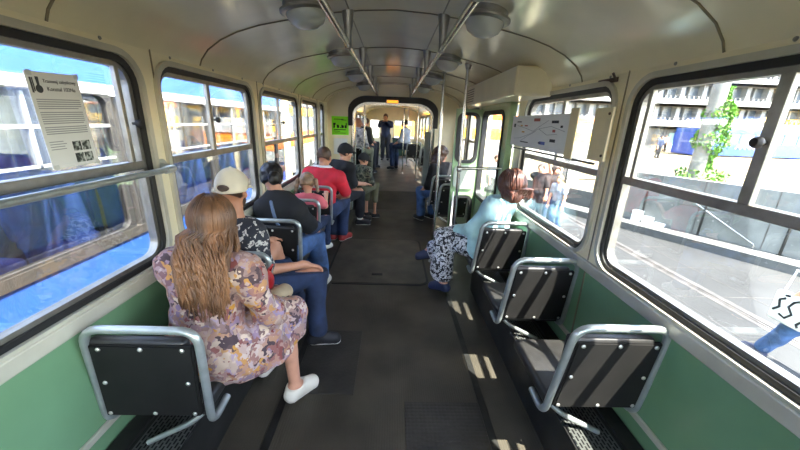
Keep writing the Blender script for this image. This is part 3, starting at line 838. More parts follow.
def a_torso(g, J, i=0.0, k=.04):
    s, B = J['s'], J['spB']
    g.ell(J['pel'], V3(.165, .12, .125) * s + i, J['B'], k)
    g.ell(J['belly'], V3(.142, .108, .16) * s + i, B, k)
    g.ell(J['chest'], V3(.155 * J['sw'] ** .5, .108, .19) * s + i, B, k)
    g.cone(J['shR'], J['shL'], .058 * s + i, .058 * s + i, k)
    for q in ('shR', 'shL'): g.cone(J['neck'] + V3(0, 0, -.005), J[q], .05 * s + i, .05 * s + i, k)
def a_neck(g, J, i=0.0, k=.025):
    s = J['s']; g.cone(J['neck'] - V3(0, 0, .02), J['head'] - J['HB'][1] * .015 * s - V3(0, 0, .05 * s), .056 * s + i, .052 * s + i, k)
def a_head(g, J, i=0.0):
    s, H, c = J['s'] * (J.get('hs', 1.0)), J['HB'], J['head']
    P = lambda r, f, u: c + H[0] * r * s + H[1] * f * s + H[2] * u * s
    g.ell(P(0, -.012, .025), V3(.075, .094, .09) * s + i, H, .02)
    g.ell(P(0, .03, -.035), V3(.056, .058, .078) * s + i, H, .03)
    g.ell(P(0, .058, -.088), V3(.026, .022, .018) * s + i, H, .02)
    if i == 0:
        for q in (-1, 1):
            g.ell(P(q * .032, .088, .012), V3(.017, .014, .011) * s, H, 0.0, 'sub')
            g.ell(P(q * .031, .074, .011), V3(.0125, .0125, .0115) * s, H, .004)
            g.cone(P(q * .014, .084, .03), P(q * .046, .074, .028), .009 * s, .008 * s, .008)
            g.ell(P(q * .077, -.006, -.005), V3(.010, .019, .031) * s, H, .006)
            g.ell(P(q * .045, .056, -.03), V3(.022, .02, .02) * s, H, .025)
        g.cone(P(0, .084, .018), P(0, .106, -.022), .008 * s, .013 * s, .01)
        g.cone(P(-.018, .084, -.055), P(.018, .084, -.055), .008 * s, .008 * s, .006)
        g.cone(P(-.015, .083, -.066), P(.015, .083, -.066), .008 * s, .008 * s, .006)
def a_arm(g, J, q, i=0.0, k=.02, upto=1.0, only=None):
    s = J['s']; sh, el, wr = J['sh' + q], J['el' + q], J['wr' + q]
    if only != 'fore':
        t = min(upto, 1.0) if upto <= 1 else 1
        g.cone(sh, sh + (el - sh) * t, .056 * s + i, (.056 - .014 * t) * s + i, k)
    if upto > 1 or only == 'fore':
        t = upto - 1 if only != 'fore' else 1
        g.cone(el, el + (wr - el) * t, .042 * s + i, (.042 - .016 * t) * s + i, k)
def a_hand(g, J, q):
    s = J['s']; wr, el = J['wr' + q], J['el' + q]
    d = nrm(J.get('hd' + q, wr - el)); n = nrm(J.get('pn' + q, V3(0, 0, -1)))   # finger direction, palm normal
    n = nrm(n - d * (n @ d)); t = np.cross(d, n) * (1 if q == 'R' else -1)       # t: thumb side
    m = max(1.0, g.h * .8 / .0085)
    g.cone(wr - d * .03 * s, wr + d * .02 * s, .026 * s, .026 * s, .02)
    pc = wr + d * .055 * s
    g.ell(pc, V3(.05, .041, .016) * s, np.array([d, t, n]), .012)
    cu = J.get('curl', .6)
    for f, (o, l) in enumerate(((.03, .074), (.010, .082), (-.010, .077), (-.029, .06))):
        b0 = wr + d * .092 * s + t * o * s
        d1 = nrm(d + n * .5 * cu); b1 = b0 + d1 * l * .52 * s
        d2 = nrm(d + n * 1.9 * cu); b2 = b1 + d2 * l * .5 * s
        g.cone(wr + d * .05 * s + t * o * .7 * s, b0, .0115 * s * m ** .5, .0095 * s * m, .006)
        g.cone(b0, b1, .0095 * s * m, .0085 * s * m, .003); g.cone(b1, b2, .0085 * s * m, .0072 * s * m, .003)
    b0 = wr + d * .03 * s + t * .028 * s; b1 = b0 + nrm(d * .7 + t * .7 + n * .3) * .042 * s; b2 = b1 + nrm(d * .95 + t * .15 + n * .45) * .034 * s
    g.cone(b0, b1, .014 * s, .011 * s * m ** .5, .01); g.cone(b1, b2, .0105 * s * m ** .5, .0085 * s * m ** .5, .004)
def a_leg(g, J, q, i=0.0, k=.03, upto=2.0, r=(.088, .06, .058, .04)):
    s = J['s']; hp, kn, an = J['hip' + q], J['knee' + q], J['ank' + q]
    t = min(upto, 1.0); g.cone(hp, hp + (kn - hp) * t, r[0] * s + i, (r[0] + (r[1] - r[0]) * t) * s + i, k)
    if upto > 1:
        t = upto - 1; g.cone(kn, kn + (an - kn) * t, r[2] * s + i, (r[2] + (r[3] - r[2]) * t) * s + i, k)
        if t > .6: g.cone(kn + (an - kn) * .12 - J['B'][1] * .014 * s, kn + (an - kn) * .5 - J['B'][1] * .016 * s, .05 * s + i, .046 * s + i, .03)
def a_foot(g, J, q, i=0.0):
    s = J['s']; an, to = J['ank' + q], J['toe' + q]; d = nrm(to - an); h = V3(0, 0, 1)
    heel = an - h * .04 * s - nrm(V3(d[0], d[1], 0)) * .03 * s
    g.cone(an, heel, .038 * s + i, .034 * s + i, .02); g.cone(heel, to, .034 * s + i, .028 * s + i, .02); g.cone(an, to, .036 * s + i, .028 * s + i, .03)
def shoes(J, root, m, sole, h, qs='RL', s_=1.0):
    for q in qs:
        s = J['s']; an, to = J['ank' + q], J['toe' + q]; f = nrm(V3(*(to - an)[:2], 0)); rt = V3(f[1], -f[0], 0)
        heel = an - V3(0, 0, .04 * s) - f * .03 * s
        P = np.array([an, to, heel]); g = Field(P.min(0) - .09, P.max(0) + .09, h)
        ax = nrm(to - heel); up = np.cross(rt, ax); B = np.array([rt, ax, up])
        a_foot(g, J, q, .011)
        g.clip(an + V3(0, 0, .012), V3(0, 0, 1)); g.clip(heel - up * .031 * s, -up)
        o = g.build('shoe', m, root)
        g = Field(P.min(0) - .09, P.max(0) + .09, h)
        g.cone(heel - up * .01 * s, to - up * .005 * s + ax * .01, .043 * s, .042 * s, 0); g.cone(heel + ax * .1 * s, to + ax * .0, .04 * s, .047 * s, .01)
        g.clip(heel - up * .020 * s, up); g.clip(heel - up * .042 * s, -up)
        so = g.build('sole', sole, root); so.parent = o

SKIN = mat('skin', (205, 150, 122), 0.5, vary=0.06, vscale=8, bump=.05, bscale=120)
SKIN2 = mat('tanned_skin', (184, 128, 98), 0.5, vary=0.06, vscale=8, bump=.05, bscale=120)
def person(label, x, y, group=None):
    return thing('person', label, 'person', (float(x), float(y), 0.0), 0, group)
def body(J, root, h, skin=SKIN, feet=True):
    lo, hi = bounds(J); g = Field(lo, hi, h)
    a_torso(g, J, -.012); a_neck(g, J); a_head(g, J)
    for q in 'RL':
        a_arm(g, J, q, 0, .02, 2.0); a_hand(g, J, q); a_leg(g, J, q, -.006)
        if feet: a_foot(g, J, q)
    return g.build('body', skin, root)
def garment(J, h, pad=.2):
    lo, hi = bounds(J, pad); return Field(lo, hi, h)
def top(name, J, root, h, m, sleeve=.6, i=.016, fold=.012, seed=1, neck=None, hem=None, k=.04, sl_i=None, fs=26):
    g = garment(J, h); a_torso(g, J, i, k)
    for q in 'RL': a_arm(g, J, q, (i + .004) if sl_i is None else sl_i, k * .7, sleeve)
    g.folds(fold, fs, seed)
    nk = J['neck'] + V3(0, 0, .035) if neck is None else neck
    g.clip(nk, nrm(nrm(J['neck'] - J['pel']) + J['B'][1] * .12))
    if hem is not None: g.clip(V3(0, 0, hem), V3(0, 0, -1))
    return g.build(name, m, root)
def trousers(name, J, root, h, m, i=.016, upto=1.93, fold=.010, seed=3, waist=.1, r=(.092, .068, .066, .056), fs=26):
    g = garment(J, h)
    g.ell(J['pel'], V3(.165, .125, .125) * J['s'] + i, J['B'], .04)
    for q in 'RL': a_leg(g, J, q, i, .035, upto, r)
    g.folds(fold, fs, seed); g.clip(J['pel'] + J['spB'][2] * waist, J['spB'][2])
    return g.build(name, m, root)
def hair_short(J, root, h, m, thick=.012, low=-.03, front=.035, fold=.004, name='hair', face_low=.045):
    s, H, c = J['s'] * J.get('hs', 1.0), J['HB'], J['head']
    P = lambda r, f, u: c + H[0] * r * s + H[1] * f * s + H[2] * u * s
    g = Field(c - .17 * s, c + .19 * s, h)
    g.ell(P(0, -.014, .028), V3(.077, .096, .092) * s + thick, H, 0)
    g.ell(P(0, -.045, -.02), V3(.062, .055, .06) * s + thick * .6, H, .02)
    g.folds(fold, 110, 5)
    g.clip(P(0, 0, low), -nrm(H[2] * 1.0 + H[1] * .35))
    n = nrm(H[1] - H[2] * .55); g.clip(P(0, front + .03, face_low), n)
    return g.build(name, m, root)
def cap(J, root, h, m, brim=None, back_gap=None):
    s, H, c = J['s'] * J.get('hs', 1.0), J['HB'], J['head']
    P = lambda r, f, u: c + H[0] * r * s + H[1] * f * s + H[2] * u * s
    g = Field(c - .2 * s, c + .27 * s, h)
    g.ell(P(0, -.014, .026), V3(.09, .11, .122) * s, H, 0)
    g.ell(P(0, .05, .06), V3(.07, .06, .06) * s, H, .04)
    n = nrm(H[2] - H[1] * .12); g.clip(P(0, 0, .0), -n)
    if back_gap: g.ell(P(0, -.12, .022), V3(.038, .05, .02) * s, H, 0, 'sub')
    o = g.build('cap', m, root)
    gb = Field(c - .2 * s, c + .27 * s, h)
    gb.ell(P(0, .10, .016), V3(.080, .078, .03) * s, H, 0); gb.ell(P(0, .10, -.002), V3(.1, .1, .026) * s, H, 0, 'sub')
    gb.clip(P(0, .06, 0), -H[1])
    b_ = gb.build('brim', brim or m, root)
    b_.parent = o
    mb = MB(); p = P(0, -.014, .147); mb.lathe([(.009, -.003), (.008, .004), (0, .006)], tuple(p), 'z', 10)
    bt = mb.build('button', m); bt.parent = o
    return o
def relparent(o, root):
    o.parent = root; o.matrix_parent_inverse = Matrix.Translation(-Vector(root.location)); return o
def strands(J, root, m, n, length, spread, r=.0042, back=.1, seed=4, amin=-150, amax=150, wave=.006, name='hair', part_up=82, thick=.02, shift=0.0):
    """long hair: many tapered locks from the crown down over the back"""
    rg = np.random.default_rng(seed); s, H, c = J['s'], J['HB'], J['head']
    mb = MB()
    for q in range(n):
        a = math.radians(rg.uniform(amin, amax)); el0 = math.radians(part_up - rg.uniform(0, 35)); lvl = rg.uniform(0, 1) * .012 + thick
        side = math.copysign(1, math.sin(a) if abs(math.sin(a)) > 1e-3 else 1)
        pts = []
        for t in np.linspace(0, 1, 7):
            el = el0 + (math.radians(-18) - el0) * t
            rr = V3(.075, .094, .098) * s + lvl
            lo = V3(math.sin(a) * math.cos(el), -math.cos(a) * math.cos(el), math.sin(el)) * rr
            pts.append(c + H[0] * lo[0] + H[1] * (lo[1] - .012 * s) + H[2] * (lo[2] + .025 * s))
        p0 = pts[-1]; L_ = length * rg.uniform(.5, 1.1) * (1.0 if abs(a) < .9 else .8); ph = rg.uniform(0, 6.3)
        lat = (p0 - c) @ H[0]; bk = -((p0 - c) @ J['B'][1])
        for t in np.linspace(.1, 1, 10):
            drop = L_ * t; over = J['shR'][2] + .06
            z = p0[2] - drop
            sprd = lat * (1 + spread * (t ** 1.2 - .9 * t ** 3)) + wave * math.sin(ph + t * 11) * (0.4 + t)
            # the lock lies on the outside of the back
            bb = bk + (back - bk) * min(1, t * 1.6) * (1 if bk > -.02 else .45) + wave * math.cos(ph + t * 9) + lvl * .8
            p = V3(c[0] + shift * min(1, t * 1.5), c[1], z) + H[0] * sprd - J['B'][1] * bb
            pts.append(p)
        rs = [r * (.5 + .5 * min(1, i_ / 3)) if i_ < 12 else r * (1.15 - (i_ - 12) / (len(pts) - 12) * .85) for i_ in range(len(pts))]
        mb.tube([tuple(p) for p in pts], rs, 5)
    return relparent(mb.build(name, m, None, smooth=True, angle=180), root)
# ------------------------------------------------------------------ fabrics
FB = {}
FB['floral'] = ramp_mat('floral_print', 'voronoi', 27, [(0, (122, 102, 128)), (.15, (190, 160, 140)), (.28, (104, 70, 80)), (.40, (204, 180, 156)), (.50, (136, 116, 144)), (.62, (188, 134, 46)), (.69, (156, 116, 106)), (.80, (112, 40, 40)), (.87, (168, 132, 120)), (.95, (70, 52, 56))], .8, warp=.16, interp='LINEAR')
FB['denim'] = mat('blue_denim', (32, 45, 72), .85, vary=.3, vscale=7, bump=.2, bscale=300)
FB['denim2'] = mat('mid_blue_denim', (62, 88, 128), .85, vary=.3, vscale=7, bump=.2, bscale=300)
FB['blacktee'] = mat('black_cotton', (22, 22, 25), .9, vary=.2, vscale=10)
FB['darktro'] = mat('dark_trouser_cloth', (30, 31, 38), .85, vary=.2, vscale=8)
FB['red'] = mat('red_jersey', (196, 30, 48), .75, vary=.12, vscale=8)
FB['whitecl'] = mat('white_cotton', (228, 226, 222), .85, vary=.04)
FB['patshirt'] = ramp_mat('dark_leaf_print', 'noise', 26, [(0, (34, 34, 42)), (.54, (34, 34, 42)), (.56, (190, 182, 172)), (.63, (190, 182, 172)), (.65, (110, 100, 102))], .8, warp=.05)
FB['cardigan'] = mat('pale_blue_knit', (176, 214, 216), .9, vary=.05, vscale=12, bump=.25, bscale=200)
FB['skirt'] = ramp_mat('black_white_print', 'noise', 30, [(0, (36, 36, 42)), (.47, (36, 36, 42)), (.49, (214, 214, 216)), (.58, (214, 214, 216)), (.6, (96, 98, 110))], .8, warp=.06)
FB['navy'] = mat('navy_jacket', (24, 34, 62), .8, vary=.2)
FB['grey'] = mat('grey_hoodie', (142, 148, 158), .9, vary=.12)
FB['check'] = ramp_mat('grey_check_shirt', 'voronoi', 30, [(0, (190, 188, 188)), (.5, (120, 122, 130)), (.75, (220, 218, 216))], .85)
FB['camo'] = ramp_mat('camouflage_print', 'noise', 18, [(0, (44, 46, 40)), (.45, (84, 88, 72)), (.55, (128, 124, 104)), (.6, (40, 40, 40))], .85)
FB['pink'] = mat('pink_top', (206, 96, 104), .85, vary=.1)
FB['olive'] = mat('olive_cloth', (104, 104, 82), .85, vary=.1)
HR = {}
HR['ginger'] = mat('long_light_brown_hair', (106, 75, 52), .42, vary=.38, vscale=16, stretch=(1, 1, .12), spec=.45)
HR['black'] = mat('black_hair', (20, 18, 20), .35, vary=.3, vscale=30)
HR['brown'] = mat('brown_hair', (70, 48, 34), .45, vary=.3, vscale=30)
HR['auburn'] = mat('auburn_hair', (70, 39, 28), .38, vary=.35, vscale=22, stretch=(1, 1, .15))
HR['dkbrown'] = mat('dark_brown_hair', (46, 32, 26), .42, vary=.3, vscale=26)
HR['grey'] = mat('grey_hair', (196, 194, 190), .5, vary=.1)
HR['lightbrown'] = mat('light_brown_hair', (124, 96, 72), .45, vary=.25, vscale=30)
SH = {'white': mat('cream_shoe_leather', (226, 220, 204), .6, vary=.05), 'sole': mat('white_sole', (226, 224, 218), .6), 'black': mat('black_shoe_canvas', (26, 27, 32), .7, vary=.2), 'darksole': mat('dark_sole', (34, 32, 32), .7), 'blue': mat('navy_shoe', (34, 44, 76), .6)}
CAPW = mat('cream_cap_cotton', (214, 202, 178), .9, vary=.05, bump=.2, bscale=220)
CAPB = mat('black_cap_cotton', (24, 24, 27), .85, vary=.15)

# 1 woman in floral dress, nearest on the left --------------------------------
J = skel(-.86, 1.37, yaw=-6, seat=.50, s=.97, lean=7, head=8, hp=4, shR=(-.672, 1.40, .955), shL=(-.985, 1.44, .975),
         kneeR=(-.585, 1.66, .57), kneeL=(-.73, 1.80, .57), ankR=(-.545, 1.63, .10), ankL=(-.80, 1.84, .10), toeR=(-.475, 1.74, .035), toeL=(-.77, 1.98, .035),
         elR=(-.60, 1.48, .705), elL=(-.97, 1.68, .73), wrR=(-.70, 1.69, .655), wrL=(-.86, 1.80, .655))
J['head'] = V3(-.815, 1.475, 1.175); J['neck'] = V3(-.83, 1.44, 1.03)
R1 = person('woman with long light brown hair in a floral dress on the nearest left seat', -.87, 1.36)
body(J, R1, .0085)
g = garment(J, .0085, .22)
a_torso(g, J, .022, .05)
for q in 'RL': a_arm(g, J, q, .028, .03, 1.55)
for q in 'RL':
    g.cone(J['hip' + q], J['knee' + q], .135, .10, .06)
    kn, an = J['knee' + q], J['ank' + q]
    g.cone(kn, kn + (an - kn) * .52 - V3(.02, .02, 0), .10, .12, .06)
g.cone(J['kneeR'], J['kneeL'], .09, .09, .06)
g.cone(J['pel'] + V3(.09, -.0, -.06), V3(-.60, 1.52, .42), .10, .10, .06)
g.cone(V3(-.66, 1.38, .47), V3(-.58, 1.56, .32), .05, .07, .06); g.cone(V3(-.68, 1.36, .5), V3(-.66, 1.4, .42), .06, .05, .05)
g.folds(.020, 30, 21, (1, 1, .45)); g.folds(.009, 70, 22, (1, 1, .4))
g.clip(V3(0, 0, .262), V3(0, .12, -1)); g.clip(J['neck'] + V3(0, 0, .03), V3(0, .1, 1))
# the seat cuts in below the thighs
g.build('dress', FB['floral'], R1)
strands(J, R1, HR['ginger'], 620, .38, .26, r=.005, back=.165, seed=5, amin=-104, amax=104, wave=.013, thick=.012, shift=.035)
g = Field(J['head'] - .2, J['head'] + .2, .008); H = J['HB']; c = J['head']
g.ell(c + H[2] * .028 - H[1] * .015, V3(.082, .10, .098), H, 0); g.ell(c - H[1] * .05 - V3(-.01, 0, .07), V3(.08, .055, .12), H, .03)
g.clip(c + H[1] * .05, nrm(H[1] - H[2] * .5)); g.build('hair', HR['ginger'], R1)
mb = MB(); mb.tube([tuple(c + H[0] * -.079 + H[1] * f + H[2] * .012) for f in (-.01, .05, .098)], .0025, 6)
mb.tube([tuple(c + H[0] * (-.045 + .03 * math.cos(a)) + H[1] * .105 + H[2] * (.005 + .024 * math.sin(a))) for a in np.linspace(0, 2 * PI, 16)[:-1]], .002, 6, closed=True)
relparent(mb.build('glasses', MATS['black_rubber'], None, smooth=True), R1)
shoes(J, R1, SH['white'], SH['sole'], .006)
# bags in her lap
t = thing('handbag', 'small red handbag in the lap of the woman in the floral dress', 'bag', (-.715, 1.735, .64))
g = Field((-.86, 1.6, .5), (-.56, 1.88, .86), .006)
g.ell(V3(-.715, 1.715, .735), V3(.035, .085, .085), frame(-20), 0); g.folds(.006, 50, 4)
g.build('body', mat('red_leather', (150, 26, 30), .35, vary=.2), t)
mb = MB(); mb.tube([(-.70, 1.64, .78), (-.67, 1.68, .84), (-.67, 1.76, .84), (-.70, 1.79, .78)], .006, 6); relparent(mb.build('strap', MATS['red_leather'], None, smooth=True), t)
t = thing('handbag', 'beige canvas bag beside the red handbag on the floral dress', 'bag', (-.62, 1.72, .63))
g = Field((-.80, 1.55, .45), (-.46, 1.92, .85), .006)
g.ell(V3(-.635, 1.715, .66), V3(.055, .10, .06), frame(-30), 0); g.folds(.012, 45, 9)
g.build('body', mat('beige_canvas', (176, 152, 120), .85, vary=.15), t)
mb = MB(); mb.lathe([(.0, -.012), (.018, -.01), (.018, .004), (0, .006)], (-.588, 1.66, .672), 'x', 12); relparent(mb.build('button', MATS['black_rubber'], None), t)

# 2 man in cream cap ----------------------------------------------------------
J = skel(-.97, 2.03, yaw=-38, seat=.475, s=.94, lean=8, head=-2, hp=8, sw=1.0, shR=(-.895, 1.975, .885), shL=(-1.07, 2.13, .91), kneeR=(-.55, 2.27, .55), kneeL=(-.90, 2.44, .66), ankR=(-.53, 2.16, .09), ankL=(-.74, 2.5, .09), toeR=(-.40, 2.19, .035), toeL=(-.66, 2.63, .035),
         elR=(-.815, 2.03, .675), wrR=(-.60, 2.20, .645), elL=(-1.07, 2.27, .75), wrL=(-.96, 2.42, .74))
J['hdR'] = V3(.75, .5, -.35); J['pnR'] = V3(-.1, -.25, -1); J['curl'] = .7
J['head'] = V3(-.995, 2.06, 1.20); J['neck'] = V3(-.98, 2.045, 1.0); J['hs'] = 1.05
R2 = person('man in a cream baseball cap and dark leaf-print shirt, hand on knee', -.93, 2.04)
body(J, R2, .0062, SKIN2)
top('shirt', J, R2, .009, FB['patshirt'], .85, .02, .014, 31)
trousers('jeans', J, R2, .009, FB['denim'], .018, 1.9, .014, 32)
hair_short(J, R2, .008, HR['brown'], .006, -.05)
cap(J, R2, .006, CAPW, back_gap=True)
g = Field(J['head'] - .2, J['head'] + .2, .007); H = J['HB']; c = J['head']
g.ell(c + H[1] * .035 - H[2] * .06, V3(.062, .066, .062), H, 0); g.clip(c - H[2] * .035, H[2]); g.clip(c + H[1] * .0, -H[1]); g.folds(.003, 120, 2)
g.build('beard', HR['brown'], R2)
shoes(J, R2, SH['black'], SH['sole'], .006)

# 3 woman with bun ---------------------------------------------------------------
J = skel(-.96, 2.70, yaw=-10, seat=.48, s=1.0, lean=8, head=12, hp=10, sw=1.08, kneeR=(-.74, 3.10, .56), kneeL=(-.90, 3.14, .56), ankR=(-.68, 3.06, .09), ankL=(-.80, 3.1, .09),
         elR=(-.71, 2.82, .735), wrR=(-.735, 2.99, .70), elL=(-1.04, 2.9, .74), wrL=(-.94, 3.06, .69), shL=(-1.06, 2.73, .91), shR=(-.79, 2.69, .91))
J['head'] = V3(-.99, 2.75, 1.17)
R3 = person('woman in a black top with her black hair in a bun', -1.0, 2.7)
body(J, R3, .009, SKIN)
top('black_top', J, R3, .010, FB['blacktee'], .95, .028, .012, 41)
trousers('jeans', J, R3, .011, FB['denim2'], .024, 1.9, .014, 42)
hair_short(J, R3, .008, HR['black'], .016, -.06, .02, .006)
g = Field(J['head'] - .25, J['head'] + .22, .006); H = J['HB']; c = J['head']
g.ell(c - H[1] * .115 + H[2] * .0 + H[0] * .03, V3(.05, .046, .055), H, 0); g.folds(.008, 90, 3); g.build('hair_bun', HR['black'], R3)
mb = MB(); mb.tube([tuple(p) for p in (J['shL'] + V3(.06, -.02, .10), J['shL'] + V3(.09, -.10, .075), J['shL'] + V3(.12, -.145, .0), J['chest'] + V3(.03, -.165, -.03), J['belly'] + V3(.13, -.145, -.04))], .014, 6)
relparent(mb.build('bag_strap', mat('grey_blue_webbing', (86, 102, 128), .8), None, smooth=True), R3)
shoes(J, R3, SH['white'], SH['sole'], .009)
t = thing('shoulder_bag', 'blue denim bag on the lap of the woman with the hair bun', 'bag', (-.76, 3.03, .56))
g = Field((-.98, 2.8, .4), (-.52, 3.3, .86), .008); g.ell(V3(-.75, 3.04, .655), V3(.085, .13, .055), frame(-15), 0); g.folds(.01, 40, 9); g.build('body', FB['denim'], t)
mb = MB(); mb.tube([(-.74, 2.95, .69), (-.72, 2.99, .76), (-.73, 3.06, .75), (-.75, 3.12, .68)], .008, 6); relparent(mb.build('strap', FB['denim2'], None, smooth=True), t)

# 4 child ----------------------------------------------------------------------------
J = skel(-.90, 3.46, yaw=-12, seat=.48, s=.70, lean=8, head=4, hp=8, elR=(-.72, 3.55, .74), wrR=(-.735, 3.68, .82), ankR=(-.76, 3.74, .22), ankL=(-.80, 3.76, .22))
J['head'] = V3(-.895, 3.51, .995); J['hs'] = 1.22
R4 = person('small child in a pink top with light brown hair tied at the side', -.9, 3.46)
body(J, R4, .009); top('pink_top', J, R4, .011, FB['pink'], .7, .015, .008, 51); trousers('trousers', J, R4, .011, FB['denim'], .012, 1.9, .01, 52, r=(.09, .068, .066, .056))
hair_short(J, R4, .008, HR['lightbrown'], .013, -.055, .03, .006)
for q in (-1, 1):
    g = Field(J['head'] - .25, J['head'] + .25, .008); H = J['HB']; c = J['head']
    g.cone(c + H[0] * q * .09 - H[1] * .03 + H[2] * .03, c + H[0] * q * .115 - H[1] * .04 - H[2] * .08, .026, .018, .01); g.folds(.005, 90, 3); g.build('hair_bunch', HR['lightbrown'], R4)
shoes(J, R4, SH['white'], SH['sole'], .01)

# 5 man in red ----------------------------------------------------------------------------
J = skel(-.875, 4.14, yaw=-14, seat=.48, s=1.03, lean=6, head=-12, hp=12, sw=1.1, kneeR=(-.66, 4.52, .57), ankR=(-.67, 4.47, .09), kneeL=(-.84, 4.56, .57), ankL=(-.80, 4.5, .09), toeR=(-.60, 4.62, .035), shR=(-.66, 4.13, .96), elR=(-.575, 4.24, .72), wrR=(-.70, 4.42, .66))
R5 = person('man with short brown hair in a red shirt', -.9, 4.14)
body(J, R5, .010, SKIN2); top('red_shirt', J, R5, .012, FB['red'], .8, .024, .012, 61, hem=.5); trousers('jeans', J, R5, .012, FB['denim'], .018, 1.9, .012, 62)
hair_short(J, R5, .009, HR['brown'], .008, -.05, .03); shoes(J, R5, mat('red_shoe', (150, 40, 40), .6), SH['sole'], .009)
g = garment(J, .012); a_torso(g, J, .027, .04)
for q in 'RL': a_arm(g, J, q, .029, .028, .3)
g.clip(J['neck'] + V3(0, 0, .022), V3(0, 0, -1)); g.clip(J['neck'] + V3(0, 0, .05), V3(0, 0, 1)); g.build('white_collar', FB['whitecl'], R5)

# 6 man in black cap and the child with him --------------------------------------------------
J = skel(-.80, 4.95, yaw=-42, seat=.48, s=1.02, lean=10, head=-60, hp=10, kneeR=(-.50, 5.2, .57), kneeL=(-.55, 5.42, .57), ankR=(-.50, 5.24, .09), ankL=(-.50, 5.45, .09), toeR=(-.37, 5.28, .035), toeL=(-.37, 5.52, .035), elR=(-.60, 4.98, .74), wrR=(-.42, 5.17, .70), elL=(-.86, 5.2, .74), wrL=(-.6, 5.36, .7))
R6 = person('man in a black cap and black hoodie looking across the aisle', -.8, 4.95)
body(J, R6, .011, SKIN); top('black_hoodie', J, R6, .013, FB['blacktee'], 1.1, .03, .014, 71); trousers('black_trousers', J, R6, .013, FB['darktro'], .016, 1.8, .01, 72); hair_short(J, R6, .010, HR['dkbrown'], .006, -.05); cap(J, R6, .009, CAPB); shoes(J, R6, SH['black'], SH['sole'], .009)
g = Field(J['ankR'] - .2, J['ankL'] + .3, .009)
for q in 'RL': g.cone(J['ank' + q], J['ank' + q] + V3(0, 0, .12), .046, .05, .0)
g.build('white_socks', FB['whitecl'], R6)
J = skel(-.50, 5.42, yaw=-30, seat=.54, s=.72, lean=6, head=-50, hp=18)
J['hs'] = 1.2
R7 = person('child in a black cap and camouflage top on the lap of the man in black', -.55, 5.45)
body(J, R7, .011, SKIN); top('camouflage_top', J, R7, .012, FB['camo'], 1.2, .018, .01, 75); trousers('trousers', J, R7, .012, FB['olive'], .012, 1.5, .01, 76); cap(J, R7, .009, CAPB); hair_short(J, R7, .01, HR['brown'], .006, -.05); shoes(J, R7, SH['black'], SH['sole'], .01)

# far car passengers ------------------------------------------------------------------------------
def simple(label, x, y, yaw, z, skin, hair, topm, bot, h=.018, stand=False, seat=.47, s=1.0, sleeve=1.2, cap_=None, shoe='black', dress=False, hairtype='short', **kw):
    J = skel(x, y, yaw, z, seat + z if not stand else 0, s, kw.pop('lean', 5), stand, kw.pop('head', None), kw.pop('hp', 4), kw.pop('sw', 1.0), **kw)
    if stand:
        pass
    else:
        for k_ in ('ankR', 'ankL'): J[k_] = V3(J[k_][0], J[k_][1], z + .085)
        for q in 'RL': J['toe' + q] = J['ank' + q] - V3(0, 0, .055) + J['B'][1] * .15 * s
    r = person(label, x, y); r.location.z = z
    def bd(): return r
    body(J, r, h, skin)
    top('shirt', J, r, h, topm, sleeve, .024, .008, 3, hem=None)
    trousers('trousers', J, r, h, bot, .018, 1.9, .008, 4)
    if hairtype == 'short': hair_short(J, r, h * .7, hair, .010, -.05)
    elif hairtype == 'long':
        H, c = J['HB'], J['head']; g = Field(c - .34, c + .24, .011)
        g.ell(c + H[2] * .03 - H[1] * .02, V3(.115, .13, .125), H, 0); g.ell(c - H[1] * .055 - H[2] * .09, V3(.14, .10, .14), H, .04); g.ell(c - H[1] * .07 - H[2] * .2, V3(.11, .055, .1), H, .05)
        g.folds(.02, 80, 6); g.clip(c + H[1] * .05, nrm(H[1] - H[2] * .5)); g.build('hair', hair, r)
    if cap_: cap(J, r, h * .7, cap_)
    shoes(J, r, SH[shoe], SH['sole'], h * .7)
    return J, r
simple('bald man in a grey checked shirt seated in the far car on the left', -.86, 8.0, -30, RAISE, SKIN2, HR['dkbrown'], FB['check'], FB['olive'], hairtype='none', head=-50)
simple('white haired passenger in dark clothes seated in the far car on the left', -.84, 9.25, -30, RAISE, SKIN, HR['grey'], FB['blacktee'], FB['darktro'])
simple('passenger in an olive top seated third along the far car on the left', -.86, 10.45, -40, RAISE, SKIN, HR['brown'], FB['olive'], FB['darktro'])
simple('passenger in a grey hoodie and blue jeans seated in the far car on the right', .42, 10.35, 60, RAISE, SKIN, HR['black'], FB['grey'], FB['denim'])
Jm, _ = simple('standing man in a navy jacket with his hands at his face, at the far end', -.27, 13.0, 175, RAISE, SKIN2, HR['brown'], FB['navy'], FB['darktro'], stand=True, s=1.02, sleeve=1.9, hp=12, sw=1.15,
       elR=(-.50, 12.82, 1.28 + RAISE), wrR=(-.33, 12.78, 1.46 + RAISE), elL=(-.06, 12.82, 1.28 + RAISE), wrL=(-.24, 12.78, 1.46 + RAISE))
# woman with long dark curly hair past the door
simple('woman with long curly dark hair in a black top, seated past the door', .84, 5.35, 30, 0, SKIN, HR['brown'], FB['blacktee'], FB['denim2'], h=.012, hairtype='long', head=-70, hp=15, elR=(.92, 5.5, .86), wrR=(.86, 5.62, 1.08))

